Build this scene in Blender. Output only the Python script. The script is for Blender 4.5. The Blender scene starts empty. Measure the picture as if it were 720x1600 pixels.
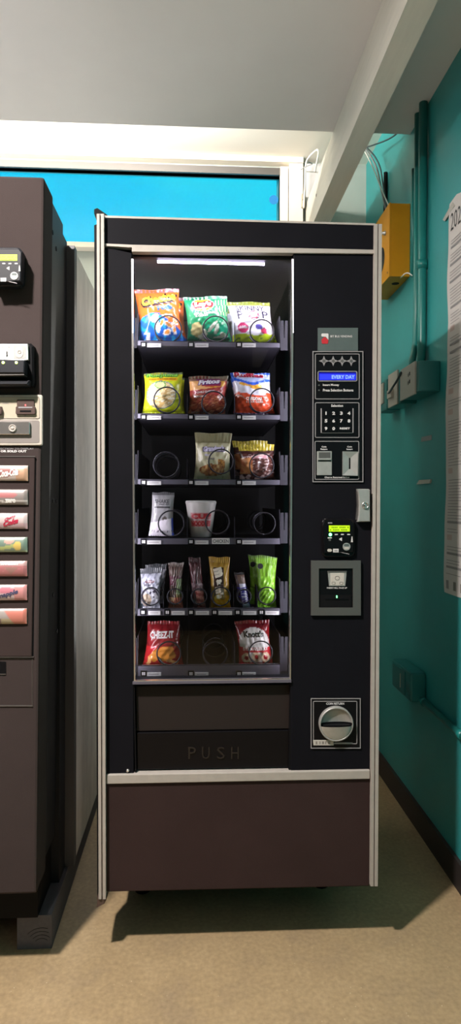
import bpy, bmesh, math, random
from math import sin, cos, pi, radians, sqrt
from mathutils import Vector
random.seed(7)
scene = bpy.context.scene
COL = scene.collection

# ------------------------------------------------------------------ camera
YAW, PITCH, ROLL, FPX = radians(3.136), radians(0.951), radians(0.164), 1000.0
CAMZ = 1.14
fwd = Vector((sin(YAW)*cos(PITCH), cos(YAW)*cos(PITCH), -sin(PITCH)))
rt0 = Vector((cos(YAW), -sin(YAW), 0)); up0 = rt0.cross(fwd)
rt = cos(ROLL)*rt0 + sin(ROLL)*up0
up = -sin(ROLL)*rt0 + cos(ROLL)*up0
CAM = Vector((0, 0, CAMZ))
camd = bpy.data.cameras.new('camera'); cam = bpy.data.objects.new('camera', camd)
COL.objects.link(cam)
from mathutils import Matrix
Mx = Matrix((rt, up, -fwd)).transposed().to_4x4(); Mx.translation = CAM
cam.matrix_world = Mx
camd.sensor_fit = 'VERTICAL'; camd.sensor_height = 36; camd.sensor_width = 36
camd.lens = FPX*36/1600; camd.clip_start = 0.02
scene.camera = cam

# measuring helpers: a spot of the photograph on a known plane of the room
def ray(px, py): return fwd + rt*((px-360)/FPX) - up*((py-800)/FPX)
def atY(px, py, Y):
    r = ray(px, py); return CAM + r*(Y/r.y)
def atX(px, py, X):
    r = ray(px, py); return CAM + r*(X/r.x)
def atZ(px, py, Z):
    r = ray(px, py); return CAM + r*((Z-CAMZ)/r.z)

D = 1.60          # front plane of the snack machine door
XW = 0.781        # right wall
YC = 2.325        # edge of the lower ceiling
YB = 2.93         # back wall
ZC = 2.484        # lower ceiling
ZR = 2.69         # raised ceiling over the window

# ------------------------------------------------------------------ materials
def lin(c):
    if isinstance(c, str):
        c = c.lstrip('#'); c = [int(c[i:i+2], 16)/255 for i in (0, 2, 4)]
    return tuple((x/12.92 if x <= .04045 else ((x+.055)/1.055)**2.4) for x in c[:3])
def mat(name, col, rough=.5, metal=0, emit=0, ecol=None, noise=0, nscale=20, bump=0, bscale=200, coat=0, spec=.5, vcol=False, stretch=None):
    m = bpy.data.materials.new(name); m.use_nodes = True
    nt = m.node_tree; b = nt.nodes['Principled BSDF']
    c = (*lin(col), 1)
    b.inputs['Base Color'].default_value = c
    b.inputs['Roughness'].default_value = rough; b.inputs['Metallic'].default_value = metal
    b.inputs['Specular IOR Level'].default_value = spec
    b.inputs['Coat Weight'].default_value = coat; b.inputs['Coat Roughness'].default_value = .08
    tc = nt.nodes.new('ShaderNodeTexCoord')
    src = tc.outputs['Object']
    if stretch:
        mp = nt.nodes.new('ShaderNodeMapping'); mp.inputs['Scale'].default_value = stretch
        nt.links.new(src, mp.inputs['Vector']); src = mp.outputs['Vector']
    if vcol:
        a = nt.nodes.new('ShaderNodeAttribute'); a.attribute_name = 'Col'
        nt.links.new(a.outputs['Color'], b.inputs['Base Color'])
    if noise:
        n = nt.nodes.new('ShaderNodeTexNoise'); n.inputs['Scale'].default_value = nscale
        n.inputs['Detail'].default_value = 5; n.inputs['Roughness'].default_value = .65
        nt.links.new(src, n.inputs['Vector'])
        r = nt.nodes.new('ShaderNodeMapRange'); r.inputs['From Min'].default_value = .3; r.inputs['From Max'].default_value = .7
        r.inputs['To Min'].default_value = 1-noise; r.inputs['To Max'].default_value = 1+noise
        nt.links.new(n.outputs['Fac'], r.inputs['Value'])
        mx = nt.nodes.new('ShaderNodeMix'); mx.data_type = 'RGBA'; mx.blend_type = 'MULTIPLY'; mx.inputs[0].default_value = 1
        mx.inputs[6].default_value = c; nt.links.new(r.outputs['Result'], mx.inputs[7]); nt.links.new(mx.outputs[2], b.inputs['Base Color'])
    if bump:
        n2 = nt.nodes.new('ShaderNodeTexNoise'); n2.inputs['Scale'].default_value = bscale; n2.inputs['Detail'].default_value = 3
        nt.links.new(src, n2.inputs['Vector'])
        bp = nt.nodes.new('ShaderNodeBump'); bp.inputs['Strength'].default_value = bump; bp.inputs['Distance'].default_value = .002
        nt.links.new(n2.outputs['Fac'], bp.inputs['Height']); nt.links.new(bp.outputs['Normal'], b.inputs['Normal'])
    if emit:
        b.inputs['Emission Color'].default_value = (*lin(ecol or col), 1); b.inputs['Emission Strength'].default_value = emit
    return m
M = {}
def dm(k, *a, **kw): M[k] = mat(k, *a, **kw)
dm('door_black', '#131318', rough=.6, spec=.07, noise=.10, nscale=9, bump=.15, bscale=900)
dm('kick_black', '#362928', rough=.65, spec=.1, noise=.10, nscale=6, bump=.3, bscale=700)
dm('soda_black', '#3f3736', rough=.8, spec=.05, noise=.07, nscale=5, bump=.3, bscale=800)
dm('soda_side', '#1e2026', rough=.5, spec=.3, noise=.1, nscale=5)
dm('panel_brown', '#3a302f', rough=.65, spec=.12, noise=.06, nscale=14)
dm('flange_grey', '#4a4a4e', rough=.45, metal=.1)
dm('bin_black', '#282220', rough=.6, spec=.15)
dm('letter_black', '#181516', rough=.3, spec=.5)
dm('added_glow', '#ffffff', emit=2.2, ecol='#e6dcff')  # glow of the added strips, added gap lamp and trim highlights
dm('gloss_black', '#0c0b0e', rough=.35, spec=.18)
dm('flat_black', '#0b0b0e', rough=.65, spec=.15)
dm('liner', '#121216', rough=.5, spec=.2, noise=.15, nscale=6)
dm('silver', '#aaa49d', rough=.55, metal=.1, spec=.2, noise=.06, nscale=40)
dm('silver_dark', '#6d6a68', rough=.4, metal=.6)
dm('chrome', '#d8d6d2', rough=.22, metal=.9)
dm('plate', '#a9a9a6', rough=.42, metal=.45, noise=.08, nscale=60)
dm('ink_white', '#c9c6c6', rough=.6)
dm('ink_grey', '#8d8a8c', rough=.6)
dm('ink_black', '#1b1a1c', rough=.6)
dm('paper', '#e9e6e2', rough=.7)
dm('label_white', '#dcd8d8', rough=.55)
dm('bracket', '#2e2c34', rough=.55, spec=.2)
dm('tray', '#5f5c68', rough=.45, metal=.2, noise=.08, nscale=30)
dm('coil', '#38373d', rough=.35, metal=.8)
dm('steel', '#e6e2dc', rough=.65, metal=.15, noise=.22, nscale=3.2, bump=.05, bscale=60, stretch=(1, 2.5, .9))
dm('galv', '#d8d8d6', rough=.45, metal=.2, noise=.12, nscale=9)
dm('ceiling', '#dddbda', rough=.85, noise=.025, nscale=3)
dm('raised', '#f1ebe0', rough=.8)
dm('cream', '#e9e1d2', rough=.7, noise=.03, nscale=6)
dm('pale_wall', '#a6afa9', rough=.8, noise=.03, nscale=8)
dm('beam', '#dad6cb', rough=.62, noise=.05, nscale=9, stretch=(6, .6, 6))
dm('teal', '#2f9394', rough=.42, noise=.09, nscale=4, bump=.1, bscale=120)
dm('teal_pipe', '#1c7a76', rough=.35, noise=.08, nscale=14)
dm('teal_box', '#1b6f70', rough=.4, noise=.08, nscale=14)
dm('baseboard', '#2b2423', rough=.6)
dm('rear_wall', '#3c3936', rough=.8)
dm('yellow', '#c88c18', rough=.5, spec=.25, noise=.05, nscale=18)
dm('outlet', '#b9b4ac', rough=.55)
dm('wire_white', '#e6e3dd', rough=.5)
dm('wire_grey', '#85898a', rough=.5)
dm('wire_dark', '#27353a', rough=.5)
dm('skid', '#57545a', rough=.75, noise=.12, nscale=12, stretch=(8, .7, 8), bump=.4, bscale=90)
dm('lcd_green', '#a9cf12', rough=.4, emit=.6, ecol='#b4dc10')
dm('lcd_green_ink', '#7fa010', rough=.4)
dm('lcd_blue', '#2030e0', rough=.3, emit=1.0, ecol='#2a2cf8')
dm('lcd_blue_dark', '#10108c', rough=.3, emit=.5, ecol='#1208a0')
dm('lcd_text', '#86a4ff', rough=.3, emit=.9, ecol='#6a8cff')
dm('led_green', '#a0ffb0', emit=9, ecol='#50ff80')
dm('led_lime', '#e8ff90', emit=5, ecol='#d8ff70')
dm('led_red', '#ff6060', emit=2, ecol='#ff5050')
dm('card', '#525c5b', rough=.35, noise=.06, nscale=30)
dm('red', '#b5252f', rough=.5)
dm('panel_beige', '#c3bbb0', rough=.45, metal=.25)
dm('panel_beige2', '#b4aa97', rough=.5, metal=.1)
dm('panel_grey', '#86807c', rough=.5, metal=.2)
dm('slot_brown', '#4b3a35', rough=.45)
dm('vinyl', '#ffffff', rough=.35, vcol=True, coat=.25)
dm('film', '#ffffff', rough=.27, vcol=True, coat=.45)
dm('tube', '#ffffff', emit=16, ecol='#e4d6ff')
dm('lamp_glow', '#ffffff', emit=10, ecol='#fff0d8')
dm('globe', '#ffffff', emit=4, ecol='#fff0d8')
dm('cup_pink', '#c98a8c', rough=.5)
dm('blue_dot', '#0d6fb0', rough=.5)
dm('pale_red', '#c4aeaa', rough=.6)
dm('poster_paper', '#cfcac8', rough=.7)
dm('cup', '#d5cfcc', rough=.5)
def noise_color(m, stops, scale, detail=4, rough_=.6, stretch=None):
    nt = m.node_tree; b = nt.nodes['Principled BSDF']
    tc = nt.nodes.new('ShaderNodeTexCoord'); n = nt.nodes.new('ShaderNodeTexNoise')
    n.inputs['Scale'].default_value = scale; n.inputs['Detail'].default_value = detail; n.inputs['Roughness'].default_value = rough_
    src = tc.outputs['Object']
    if stretch:
        mp = nt.nodes.new('ShaderNodeMapping'); mp.inputs['Scale'].default_value = stretch
        nt.links.new(src, mp.inputs['Vector']); src = mp.outputs['Vector']
    nt.links.new(src, n.inputs['Vector'])
    cr = nt.nodes.new('ShaderNodeValToRGB')
    while len(cr.color_ramp.elements) < len(stops): cr.color_ramp.elements.new(.5)
    for e, (p, c) in zip(cr.color_ramp.elements, stops): e.position = p; e.color = (*lin(c), 1)
    nt.links.new(n.outputs['Fac'], cr.inputs['Fac'])
    return nt, b, cr, n
# concrete floor: broad stains, fine grain and pale specks
M['floor'] = mat('floor', '#a08a6c', rough=.55)
nt, b, cr, n = noise_color(M['floor'], [(.25, '#938066'), (.5, '#a28c6a'), (.8, '#ae9876')], 6, 8, .7)
v = nt.nodes.new('ShaderNodeTexVoronoi'); v.inputs['Scale'].default_value = 60
tc = nt.nodes.new('ShaderNodeTexCoord'); nt.links.new(tc.outputs['Object'], v.inputs['Vector'])
r = nt.nodes.new('ShaderNodeMapRange'); r.inputs['From Min'].default_value = .04; r.inputs['From Max'].default_value = .1
r.inputs['To Min'].default_value = .8; r.inputs['To Max'].default_value = 0
nt.links.new(v.outputs['Distance'], r.inputs['Value'])
n3 = nt.nodes.new('ShaderNodeTexNoise'); n3.inputs['Scale'].default_value = 9; nt.links.new(tc.outputs['Object'], n3.inputs['Vector'])
r3 = nt.nodes.new('ShaderNodeMapRange'); r3.inputs['From Min'].default_value = .52; r3.inputs['From Max'].default_value = .6
nt.links.new(n3.outputs['Fac'], r3.inputs['Value'])
mu = nt.nodes.new('ShaderNodeMath'); mu.operation = 'MULTIPLY'
nt.links.new(r.outputs['Result'], mu.inputs[0]); nt.links.new(r3.outputs['Result'], mu.inputs[1])
mx = nt.nodes.new('ShaderNodeMix'); mx.data_type = 'RGBA'; nt.links.new(mu.outputs[0], mx.inputs[0])
nt.links.new(cr.outputs['Color'], mx.inputs[6]); mx.inputs[7].default_value = (*lin('#d6c4a6'), 1)
n4 = nt.nodes.new('ShaderNodeTexNoise'); n4.inputs['Scale'].default_value = 90; n4.inputs['Detail'].default_value = 4
nt.links.new(tc.outputs['Object'], n4.inputs['Vector'])
r4 = nt.nodes.new('ShaderNodeMapRange'); r4.inputs['From Min'].default_value = .3; r4.inputs['From Max'].default_value = .7
r4.inputs['To Min'].default_value = .86; r4.inputs['To Max'].default_value = 1.14
nt.links.new(n4.outputs['Fac'], r4.inputs['Value'])
mx2 = nt.nodes.new('ShaderNodeMix'); mx2.data_type = 'RGBA'; mx2.blend_type = 'MULTIPLY'; mx2.inputs[0].default_value = 1
nt.links.new(mx.outputs[2], mx2.inputs[6]); nt.links.new(r4.outputs['Result'], mx2.inputs[7])
nt.links.new(mx2.outputs[2], b.inputs['Base Color'])
def glass_mat(name, tint, refl=1.0, ior=1.45, rough=0.0):
    m = bpy.data.materials.new(name); m.use_nodes = True; nt = m.node_tree
    for nn in list(nt.nodes): nt.nodes.remove(nn)
    o = nt.nodes.new('ShaderNodeOutputMaterial'); t = nt.nodes.new('ShaderNodeBsdfTransparent'); t.inputs[0].default_value = (*lin(tint), 1)
    g = nt.nodes.new('ShaderNodeBsdfGlossy'); g.inputs['Roughness'].default_value = rough
    g.inputs['Color'].default_value = (refl, refl, refl, 1)
    f = nt.nodes.new('ShaderNodeFresnel'); f.inputs[0].default_value = ior
    mm = nt.nodes.new('ShaderNodeMixShader'); nt.links.new(f.outputs[0], mm.inputs[0]); nt.links.new(t.outputs[0], mm.inputs[1])
    nt.links.new(g.outputs[0], mm.inputs[2]); nt.links.new(mm.outputs[0], o.inputs[0]); return m
M['glass'] = glass_mat('glass', '#ffffff', refl=.7)
M['blue_glass'] = glass_mat('blue_glass', '#e0f8ff', refl=.25)

# ------------------------------------------------------------------ mesh building
class MB:
    """collects faces and links them as one mesh object"""
    def __init__(s): s.v = []; s.f = []; s.m = []; s.sm = []; s.mats = []; s.c = {}
    def mi(s, m):
        if m not in s.mats: s.mats.append(m)
        return s.mats.index(m)
    def add(s, vs, fs, m, smooth=False, cols=None):
        o = len(s.v); s.v += [tuple(p) for p in vs]; k = s.mi(m)
        for f in fs: s.f.append(tuple(i+o for i in f)); s.m.append(k); s.sm.append(smooth)
        if cols:
            for i, c in enumerate(cols): s.c[o+i] = c
        return s
    def prism(s, pts, y0, y1, m, taper=0):          # outline (x, z) extruded along Y
        n = len(pts)
        if taper:
            cx = sum(p[0] for p in pts)/n; cz = sum(p[1] for p in pts)/n
            fr = []
            for p in pts:
                dx, dz = cx-p[0], cz-p[1]; fr.append((p[0]+math.copysign(min(taper, abs(dx)), dx), p[1]+math.copysign(min(taper, abs(dz)), dz)))
            e = min(taper, abs(y1-y0)*.6)
            vs = [(p[0], y0, p[1]) for p in fr]+[(p[0], y0+e, p[1]) for p in pts]+[(p[0], y1, p[1]) for p in pts]
            fs = [tuple(range(n)), tuple(range(3*n-1, 2*n-1, -1))]
            for i in range(n):
                j = (i+1) % n; fs += [(i, i+n, j+n, j), (i+n, i+2*n, j+2*n, j+n)]
        else:
            vs = [(p[0], y0, p[1]) for p in pts]+[(p[0], y1, p[1]) for p in pts]
            fs = [tuple(range(n)), tuple(range(2*n-1, n-1, -1))]+[(i, i+n, (i+1) % n+n, (i+1) % n) for i in range(n)]
        return s.add(vs, fs, m)
    def box(s, x0, x1, y0, y1, z0, z1, m):
        return s.prism([(x0, z0), (x1, z0), (x1, z1), (x0, z1)], y0, y1, m)
    def pp(s, pts, Y, d, m, taper=0, mY=None):       # photo outline on plane Y, extruded d toward the back
        q = [atY(a, c, mY or Y) for a, c in pts]
        return s.prism([(p.x, p.z) for p in q], Y, Y+d, m, taper)
    def pr(s, x0, y0, x1, y1, Y, d, m, taper=0, r=0):
        if r: return s.pp(rr(x0, y0, x1, y1, r), Y, d, m, taper)
        return s.pp([(x0, y1), (x1, y1), (x1, y0), (x0, y0)], Y, d, m, taper)
    def ring(s, x0, y0, x1, y1, t, Y, d, m, r=0):    # rectangular outline line of width t (photo units)
        a = [atY(*p, Y) for p in rr(x0, y0, x1, y1, max(r, .01))]; c = [atY(*p, Y) for p in rr(x0+t, y0+t, x1-t, y1-t, max(r-t, .01))]
        n = len(a); vs = []
        for L_, yy in ((a, Y), (c, Y), (c, Y+d), (a, Y+d)): vs += [(p.x, yy, p.z) for p in L_]
        fs = []
        for i in range(n):
            j = (i+1) % n
            for k in range(4):
                kk = (k+1) % 4; fs.append((k*n+i, k*n+j, kk*n+j, kk*n+i))
        return s.add(vs, fs, m)
    def tube(s, pts, r, m, seg=10, closed=False, caps=True):
        pts = [Vector(p) for p in pts]; n = len(pts); vs = []; fs = []
        prev = None
        for i, p in enumerate(pts):
            if closed: t = pts[(i+1) % n]-pts[i-1]
            else: t = pts[min(i+1, n-1)]-pts[max(i-1, 0)]
            t.normalize()
            if prev is None:
                a = Vector((0, 0, 1)) if abs(t.z) < .9 else Vector((1, 0, 0))
                nrm = (a - t*a.dot(t)).normalized()
            else:
                nrm = (prev - t*prev.dot(t)).normalized()
            prev = nrm; bn = t.cross(nrm); rr_ = r[i] if isinstance(r, (list, tuple)) else r
            for k in range(seg):
                an = 2*pi*k/seg; vs.append(p + (nrm*cos(an)+bn*sin(an))*rr_)
        for i in range(n if closed else n-1):
            j = (i+1) % n
            for k in range(seg):
                kk = (k+1) % seg; fs.append((i*seg+k, i*seg+kk, j*seg+kk, j*seg+k))
        if caps and not closed:
            fs.append(tuple(range(seg-1, -1, -1))); fs.append(tuple((n-1)*seg+k for k in range(seg)))
        return s.add(vs, fs, m, smooth=True)
    def lathe(s, prof, cx, cy, cz, m, axis='Y', seg=32, cap=True):   # prof: (radius, distance along axis)
        vs = []; fs = []
        for rad, h in prof:
            for k in range(seg):
                a = 2*pi*k/seg; u, w = rad*cos(a), rad*sin(a)
                vs.append((cx+u, cy+h, cz+w) if axis == 'Y' else ((cx+u, cy+w, cz+h) if axis == 'Z' else (cx+h, cy+u, cz+w)))
        n = len(prof)
        for i in range(n-1):
            for k in range(seg):
                kk = (k+1) % seg; fs.append((i*seg+k, i*seg+kk, (i+1)*seg+kk, (i+1)*seg+k))
        s.add(vs, fs, m, smooth=True)
        if cap:
            s.add(vs[:seg], [tuple(range(seg))], m); s.add(vs[-seg:], [tuple(range(seg-1, -1, -1))], m)
        return s
    def text(s, txt, fn, m, w=1, h=1, bold=.0, shear=0, sub=0):
        """lettering scaled to the unit square then mapped through fn(u, v) -> point"""
        vs, fs = glyphs(txt, bold, shear, sub)
        return s.add([fn(a, c) for a, c in vs], fs, m)
    def ptext(s, txt, cx, cy, w, h, Y, m, bold=.02, shear=0, rot=0):  # photo centre and size on plane Y
        def fn(u, v):
            du, dv = (u-.5)*w, (v-.5)*h
            x = cx+du*cos(rot)+dv*sin(rot); y = cy-dv*cos(rot)+du*sin(rot)
            p = atY(x, y, Y); return (p.x, Y, p.z)
        return s.text(txt, fn, m, bold=bold, shear=shear)
    def build(s, name, parent=None, bevel=0, flip=True):
        me = bpy.data.meshes.new(name)
        off = Vector((0, 0, 0)); q = parent
        if parent is not None: off = ORG[parent.name]
        me.from_pydata([Vector(p)-off for p in s.v], [], s.f)
        for m in s.mats: me.materials.append(M[m])
        for p, k, sm in zip(me.polygons, s.m, s.sm): p.material_index = k; p.use_smooth = sm
        if s.c:
            ca = me.color_attributes.new('Col', 'FLOAT_COLOR', 'POINT')
            for i in range(len(s.v)): ca.data[i].color = (*s.c.get(i, (1, 1, 1)), 1)
        me.validate()
        if flip:
            bm = bmesh.new(); bm.from_mesh(me); bmesh.ops.recalc_face_normals(bm, faces=bm.faces); bm.to_mesh(me); bm.free()
        o = bpy.data.objects.new(name, me); COL.objects.link(o)
        if parent is not None: o.parent = parent
        ORG[o.name] = off
        if bevel:
            bv = o.modifiers.new('bevel', 'BEVEL'); bv.width = bevel; bv.segments = 2; bv.limit_method = 'ANGLE'; bv.angle_limit = radians(50)
        return o
ORG = {}
def rr(x0, y0, x1, y1, r, n=5):
    """rounded rectangle in photo units, anticlockwise from lower left"""
    out = []
    for cx, cy, a0 in ((x0+r, y1-r, pi), (x1-r, y1-r, 1.5*pi), (x1-r, y0+r, 0), (x0+r, y0+r, .5*pi)):
        for i in range(n):
            a = a0+(pi/2)*i/(n-1); out.append((cx+r*cos(a), cy-r*sin(a)))
    return out
_g = {}
def glyphs(txt, bold=0, shear=0, sub=0):
    k = (txt, bold, shear, sub)
    if k in _g: return _g[k]
    cu = bpy.data.curves.new('t', 'FONT'); cu.body = txt; cu.size = 1; cu.resolution_u = 2; cu.offset = bold; cu.shear = shear; cu.fill_mode = 'FRONT'
    o = bpy.data.objects.new('t', cu); me = bpy.data.meshes.new_from_object(o)
    bm = bmesh.new(); bm.from_mesh(me); bmesh.ops.triangulate(bm, faces=bm.faces)
    xs = [v.co.x for v in bm.verts]; ys = [v.co.y for v in bm.verts]; x0, x1, y0, y1 = min(xs), max(xs), min(ys), max(ys)
    for _ in range(sub):
        lim = (x1-x0)/12
        es = [e for e in bm.edges if e.calc_length() > lim]
        if not es: break
        bmesh.ops.subdivide_edges(bm, edges=es, cuts=1); bmesh.ops.triangulate(bm, faces=[f for f in bm.faces if len(f.verts) > 3])
    bm.verts.index_update()
    vs = [((v.co.x-x0)/(x1-x0), (v.co.y-y0)/(y1-y0)) for v in bm.verts]; fs = [tuple(v.index for v in f.verts) for f in bm.faces]
    bm.free(); bpy.data.objects.remove(o); bpy.data.meshes.remove(me); bpy.data.curves.remove(cu)
    _g[k] = (vs, fs); return _g[k]
def thing(name, loc, label, cat, group=None):
    o = bpy.data.objects.new(name, None); COL.objects.link(o); o.location = loc; o.empty_display_size = .1
    ORG[o.name] = Vector(loc); return tag(o, label, cat, group)
def tag(o, label, cat, group=None, kind=None):
    if label: o['label'] = label
    if cat: o['category'] = cat
    if group: o['group'] = group
    if kind: o['kind'] = kind
    return o
def struct(o, label=None): o['kind'] = 'structure'; 
def S(mb, name, label, cat):
    o = mb.build(name); o['kind'] = 'structure'; o['label'] = label; o['category'] = cat; return o

# ================================================================== ROOM
XL, YR = -2.3, -2.4
S(MB().box(XL, XW, YR, YB, -.1, 0, 'floor'), 'floor', 'tan speckled concrete floor under the machines', 'floor')
S(MB().box(XL, XW, YR, YC, ZC, ZC+.03, 'ceiling'), 'ceiling', 'plain grey lower ceiling above the machines', 'ceiling')
S(MB().box(XL-.1, XW+.1, YR-.1, YB+.12, ZR, ZR+.06, 'raised'), 'ceiling_raised', 'bright white raised ceiling strip over the window', 'ceiling')
S(MB().box(XW, XW+.1, YR-.1, YB+.12, -.1, ZR, 'teal'), 'wall_right', 'teal painted wall at the right of the machines', 'wall')
S(MB().box(XL-.1, XL, YR-.1, YB+.12, -.1, ZR, 'rear_wall'), 'wall_left', 'plain grey wall far at the left', 'wall')
S(MB().box(XL, XW, YR-.1, YR, -.1, ZR, 'rear_wall'), 'wall_rear', 'plain grey wall facing the machines', 'wall')
S(MB().box(XW-.012, XW, YR, YB, 0, .085, 'baseboard'), 'baseboard_right', 'dark brown baseboard along the teal wall', 'baseboard')
# back wall with the window opening
wl = XL+.3; wr = atY(437, 300, YB).x; wt = atY(200, 268, YB).z; wb = atY(135, 385, YB).z
w = MB(); w.box(XL, wl, YB, YB+.12, -.1, ZR, 'pale_wall').box(wr, XW, YB, YB+.12, -.1, ZR, 'pale_wall')
w.box(wl, wr, YB, YB+.04, -.1, wb, 'pale_wall').box(wl, wr, YB, YB+.04, wt, ZR, 'pale_wall')
S(w, 'wall_back', 'pale green grey back wall around the blue window', 'wall')
wn = MB()
z1, z2 = atY(200, 240, YB).z, atY(200, 256, YB).z
wn.box(wl-.1, XW-.30, YB-.03, YB, z1-.004, ZR-.001, 'cream')               # timber header
wn.box(wl, wr, YB-.012, YB+.03, wt, z2-.003, 'silver_dark')                   # dark glazing bead
wj = wr+.035; wj2 = atY(471, 300, YB).x
wn.box(wr, wj, YB-.02, YB+.04, wb-.05, z2, 'cream')
wn.box(wj+.004, wj2, YB-.04, YB, wb-.4, z2+.006, 'cream')
wn.box(wl-.1, wj2, YB-.045, YB+.0, z2+.007, z1-.008, 'cream')
wn.box(wl, wr, YB-.05, YB+.04, wb-.022, wb, 'cream')
S(wn, 'trim_1', 'cream timber frame around the blue window', 'window frame')
pn = MB().box(wl, wr, YB+.02, YB+.026, wb, wt, 'blue_glass')
S(pn, 'window_1', 'wide window pane showing the bright blue sky', 'window')
# beam under the ceiling
bx1, bx2, bz = .4966, .568, CAMZ+1.182
bm_ = MB().box(bx1, bx2, YR, YB-.03, bz, ZC-.0005, 'beam')
p = atX(494, 305, bx1)
bm_.lathe([(.006, 0), (.006, -.0012)], bx1, p.y, p.z, 'slot_brown', axis='X', seg=10)
ob = S(bm_, 'trim_2', 'long cream box beam running under the ceiling', 'beam')

# lamps of the room, and added fill lamps
def area(name, loc, size, power, col, rot=(0, 0, 0), sy=None, shape='RECTANGLE'):
    l = bpy.data.lights.new(name, 'AREA'); l.energy = power; l.color = col; l.shape = shape; l.size = size
    if shape == 'RECTANGLE': l.size_y = sy or size
    o = bpy.data.objects.new(name, l); COL.objects.link(o); o.location = loc; o.rotation_euler = rot; return o
LX, LY = -.74, .58
t = thing('ceiling_light', (LX, LY, ZC), 'round white ceiling lamp above the camera in front of the machines', 'lamp')
MB().lathe([(.10, 0), (.10, -.018), (.088, -.024)], LX, LY, ZC, 'silver', axis='Z').build('rim', t)
MB().lathe([(.084, -.0245), (.075, -.034), (.04, -.040), (.004, -.042)], LX, LY, ZC, 'lamp_glow', axis='Z').build('diffuser', t)
area('ceiling_lamp_light', (LX, LY, ZC-.045), .12, 93, (1, .91, .85), shape='DISK')
# strip lamp on top of the lower ceiling, washing the raised ceiling and the window head
t = thing('strip_light', (-.9, 2.1, ZC+.03), 'long strip lamp lying above the ceiling edge near the window', 'lamp')
MB().box(-1.95, .0, 2.05, 2.15, ZC+.031, ZC+.055, 'outlet').build('housing', t)
MB().tube([(-1.9, 2.1, ZC+.07), (-.05, 2.1, ZC+.07)], .013, 'lamp_glow').build('lamp_tube', t)
area('cove_light', (-.95, 2.12, ZC+.09), 1.9, 145, (1, .94, .86), rot=(radians(180-28), 0, 0), sy=.05)
# added unseen uplights left of and behind the camera brighten the ceiling
for gx, gy, pw, wh in ((-1.6, 1.35, 19, 'nearer'), (-.5, -1.1, 15, 'farther')):
    t = thing('added_floor_lamp', (gx, gy, 0), 'tall silver uplight floor lamp added outside the view, the %s of two' % wh, 'lamp')
    MB().lathe([(.13, 0), (.13, .015), (.03, .025)], gx, gy, 0, 'silver', axis='Z', seg=24).build('base', t)
    MB().lathe([(.012, .02), (.012, 1.62)], gx, gy, 0, 'silver', axis='Z', seg=14).build('pole', t)
    MB().lathe([(.03, 1.60), (.14, 1.70), (.15, 1.72), (.135, 1.71), (.03, 1.63)], gx, gy, 0, 'flat_black', axis='Z', seg=28, cap=False).build('shade', t)
    area('uplight', (gx, gy, 1.725), .2, pw, (1, .95, .96), rot=(pi, 0, 0), shape='DISK')

# added hidden lamp on the back wall, brightening the gap between the machines
t = thing('added_gap_lamp', (-.17, YB, 1.0), 'added slim shaded lamp on the back wall behind the snack machine', 'lamp')
MB().box(-.185, -.155, YB-.05, YB-.001, .75, 1.85, 'silver').build('housing', t)
MB().box(-.188, -.1855, YB-.045, YB-.01, .78, 1.82, 'added_glow').build('diffuser', t)
area('gap_fill_light', (-.195, YB-.03, 1.25), .03, 4.8, (1, .97, .93), rot=(0, radians(90), radians(28)), sy=1.0)
bpy.data.objects['gap_fill_light'].data.size, bpy.data.objects['gap_fill_light'].data.size_y = 1.5, .03

# world: bright blue evening sky
wd = bpy.data.worlds.new('sky'); scene.world = wd; wd.use_nodes = True; nt = wd.node_tree
bg = nt.nodes['Background']; tc = nt.nodes.new('ShaderNodeTexCoord'); mp = nt.nodes.new('ShaderNodeMapping')
mp.inputs['Scale'].default_value = (2, 2, 7)
n = nt.nodes.new('ShaderNodeTexNoise'); n.inputs['Scale'].default_value = 1.6; n.inputs['Detail'].default_value = 3
nt.links.new(tc.outputs['Generated'], mp.inputs['Vector']); nt.links.new(mp.outputs['Vector'], n.inputs['Vector'])
cr = nt.nodes.new('ShaderNodeValToRGB'); cr.color_ramp.elements[0].position = .3; cr.color_ramp.elements[1].position = .72
cr.color_ramp.elements[0].color = (*lin('#10deff'), 1); cr.color_ramp.elements[1].color = (*lin('#40f0ff'), 1)
nt.links.new(n.outputs['Fac'], cr.inputs['Fac']); nt.links.new(cr.outputs['Color'], bg.inputs['Color']); bg.inputs['Strength'].default_value = 1.0

# ================================================================== SNACK MACHINE
xl, xr = atY(151, 800, D).x, atY(594.5, 800, D).x
ztop = atY(300, 339, D).z
zb = atY(370, 1390, D).z
vm = thing('snack_vending_machine', ((xl+xr)/2, D+.35, 0), 'tall black snack vending machine with lit glass front and silver side trims', 'vending machine')
YD = D+.70
cx0, cx1 = xl+.012, xr-.014
c = MB()   # hollow cabinet: galvanised outside
c.box(cx0, cx0+.02, D+.05, YD, zb+.01, ztop-.01, 'galv').box(cx1-.02, cx1, D+.05, YD, zb+.01, ztop-.01, 'galv')
c.box(cx0, cx1, YD-.02, YD, zb+.01, ztop-.01, 'galv').box(cx0, cx1, D+.05, YD, ztop-.03, ztop-.01, 'galv').box(cx0, cx1, D+.05, YD, zb+.01, zb+.03, 'flat_black')
c.build('cabinet', vm)
IX0, IX1 = atY(197, 700, D+.1).x, atY(466, 700, D+.1).x
IZ0, IZ1 = atY(300, 1066, D+.02).z, atY(300, 398, D+.02).z
l = MB()
l.box(IX0-.008, IX0, D+.028, D+.6, IZ0, IZ1, 'liner').box(IX1, IX1+.008, D+.028, D+.6, IZ0, IZ1, 'liner')
l.box(IX0, IX1, D+.6, D+.608, IZ0, IZ1, 'liner').box(IX0, IX1, D+.028, D+.6, IZ1-.004, IZ1+.004, 'liner').box(IX0, IX1, D+.028, D+.6, IZ0-.006, IZ0, 'liner')
l.build('inner_liner', vm)
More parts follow.
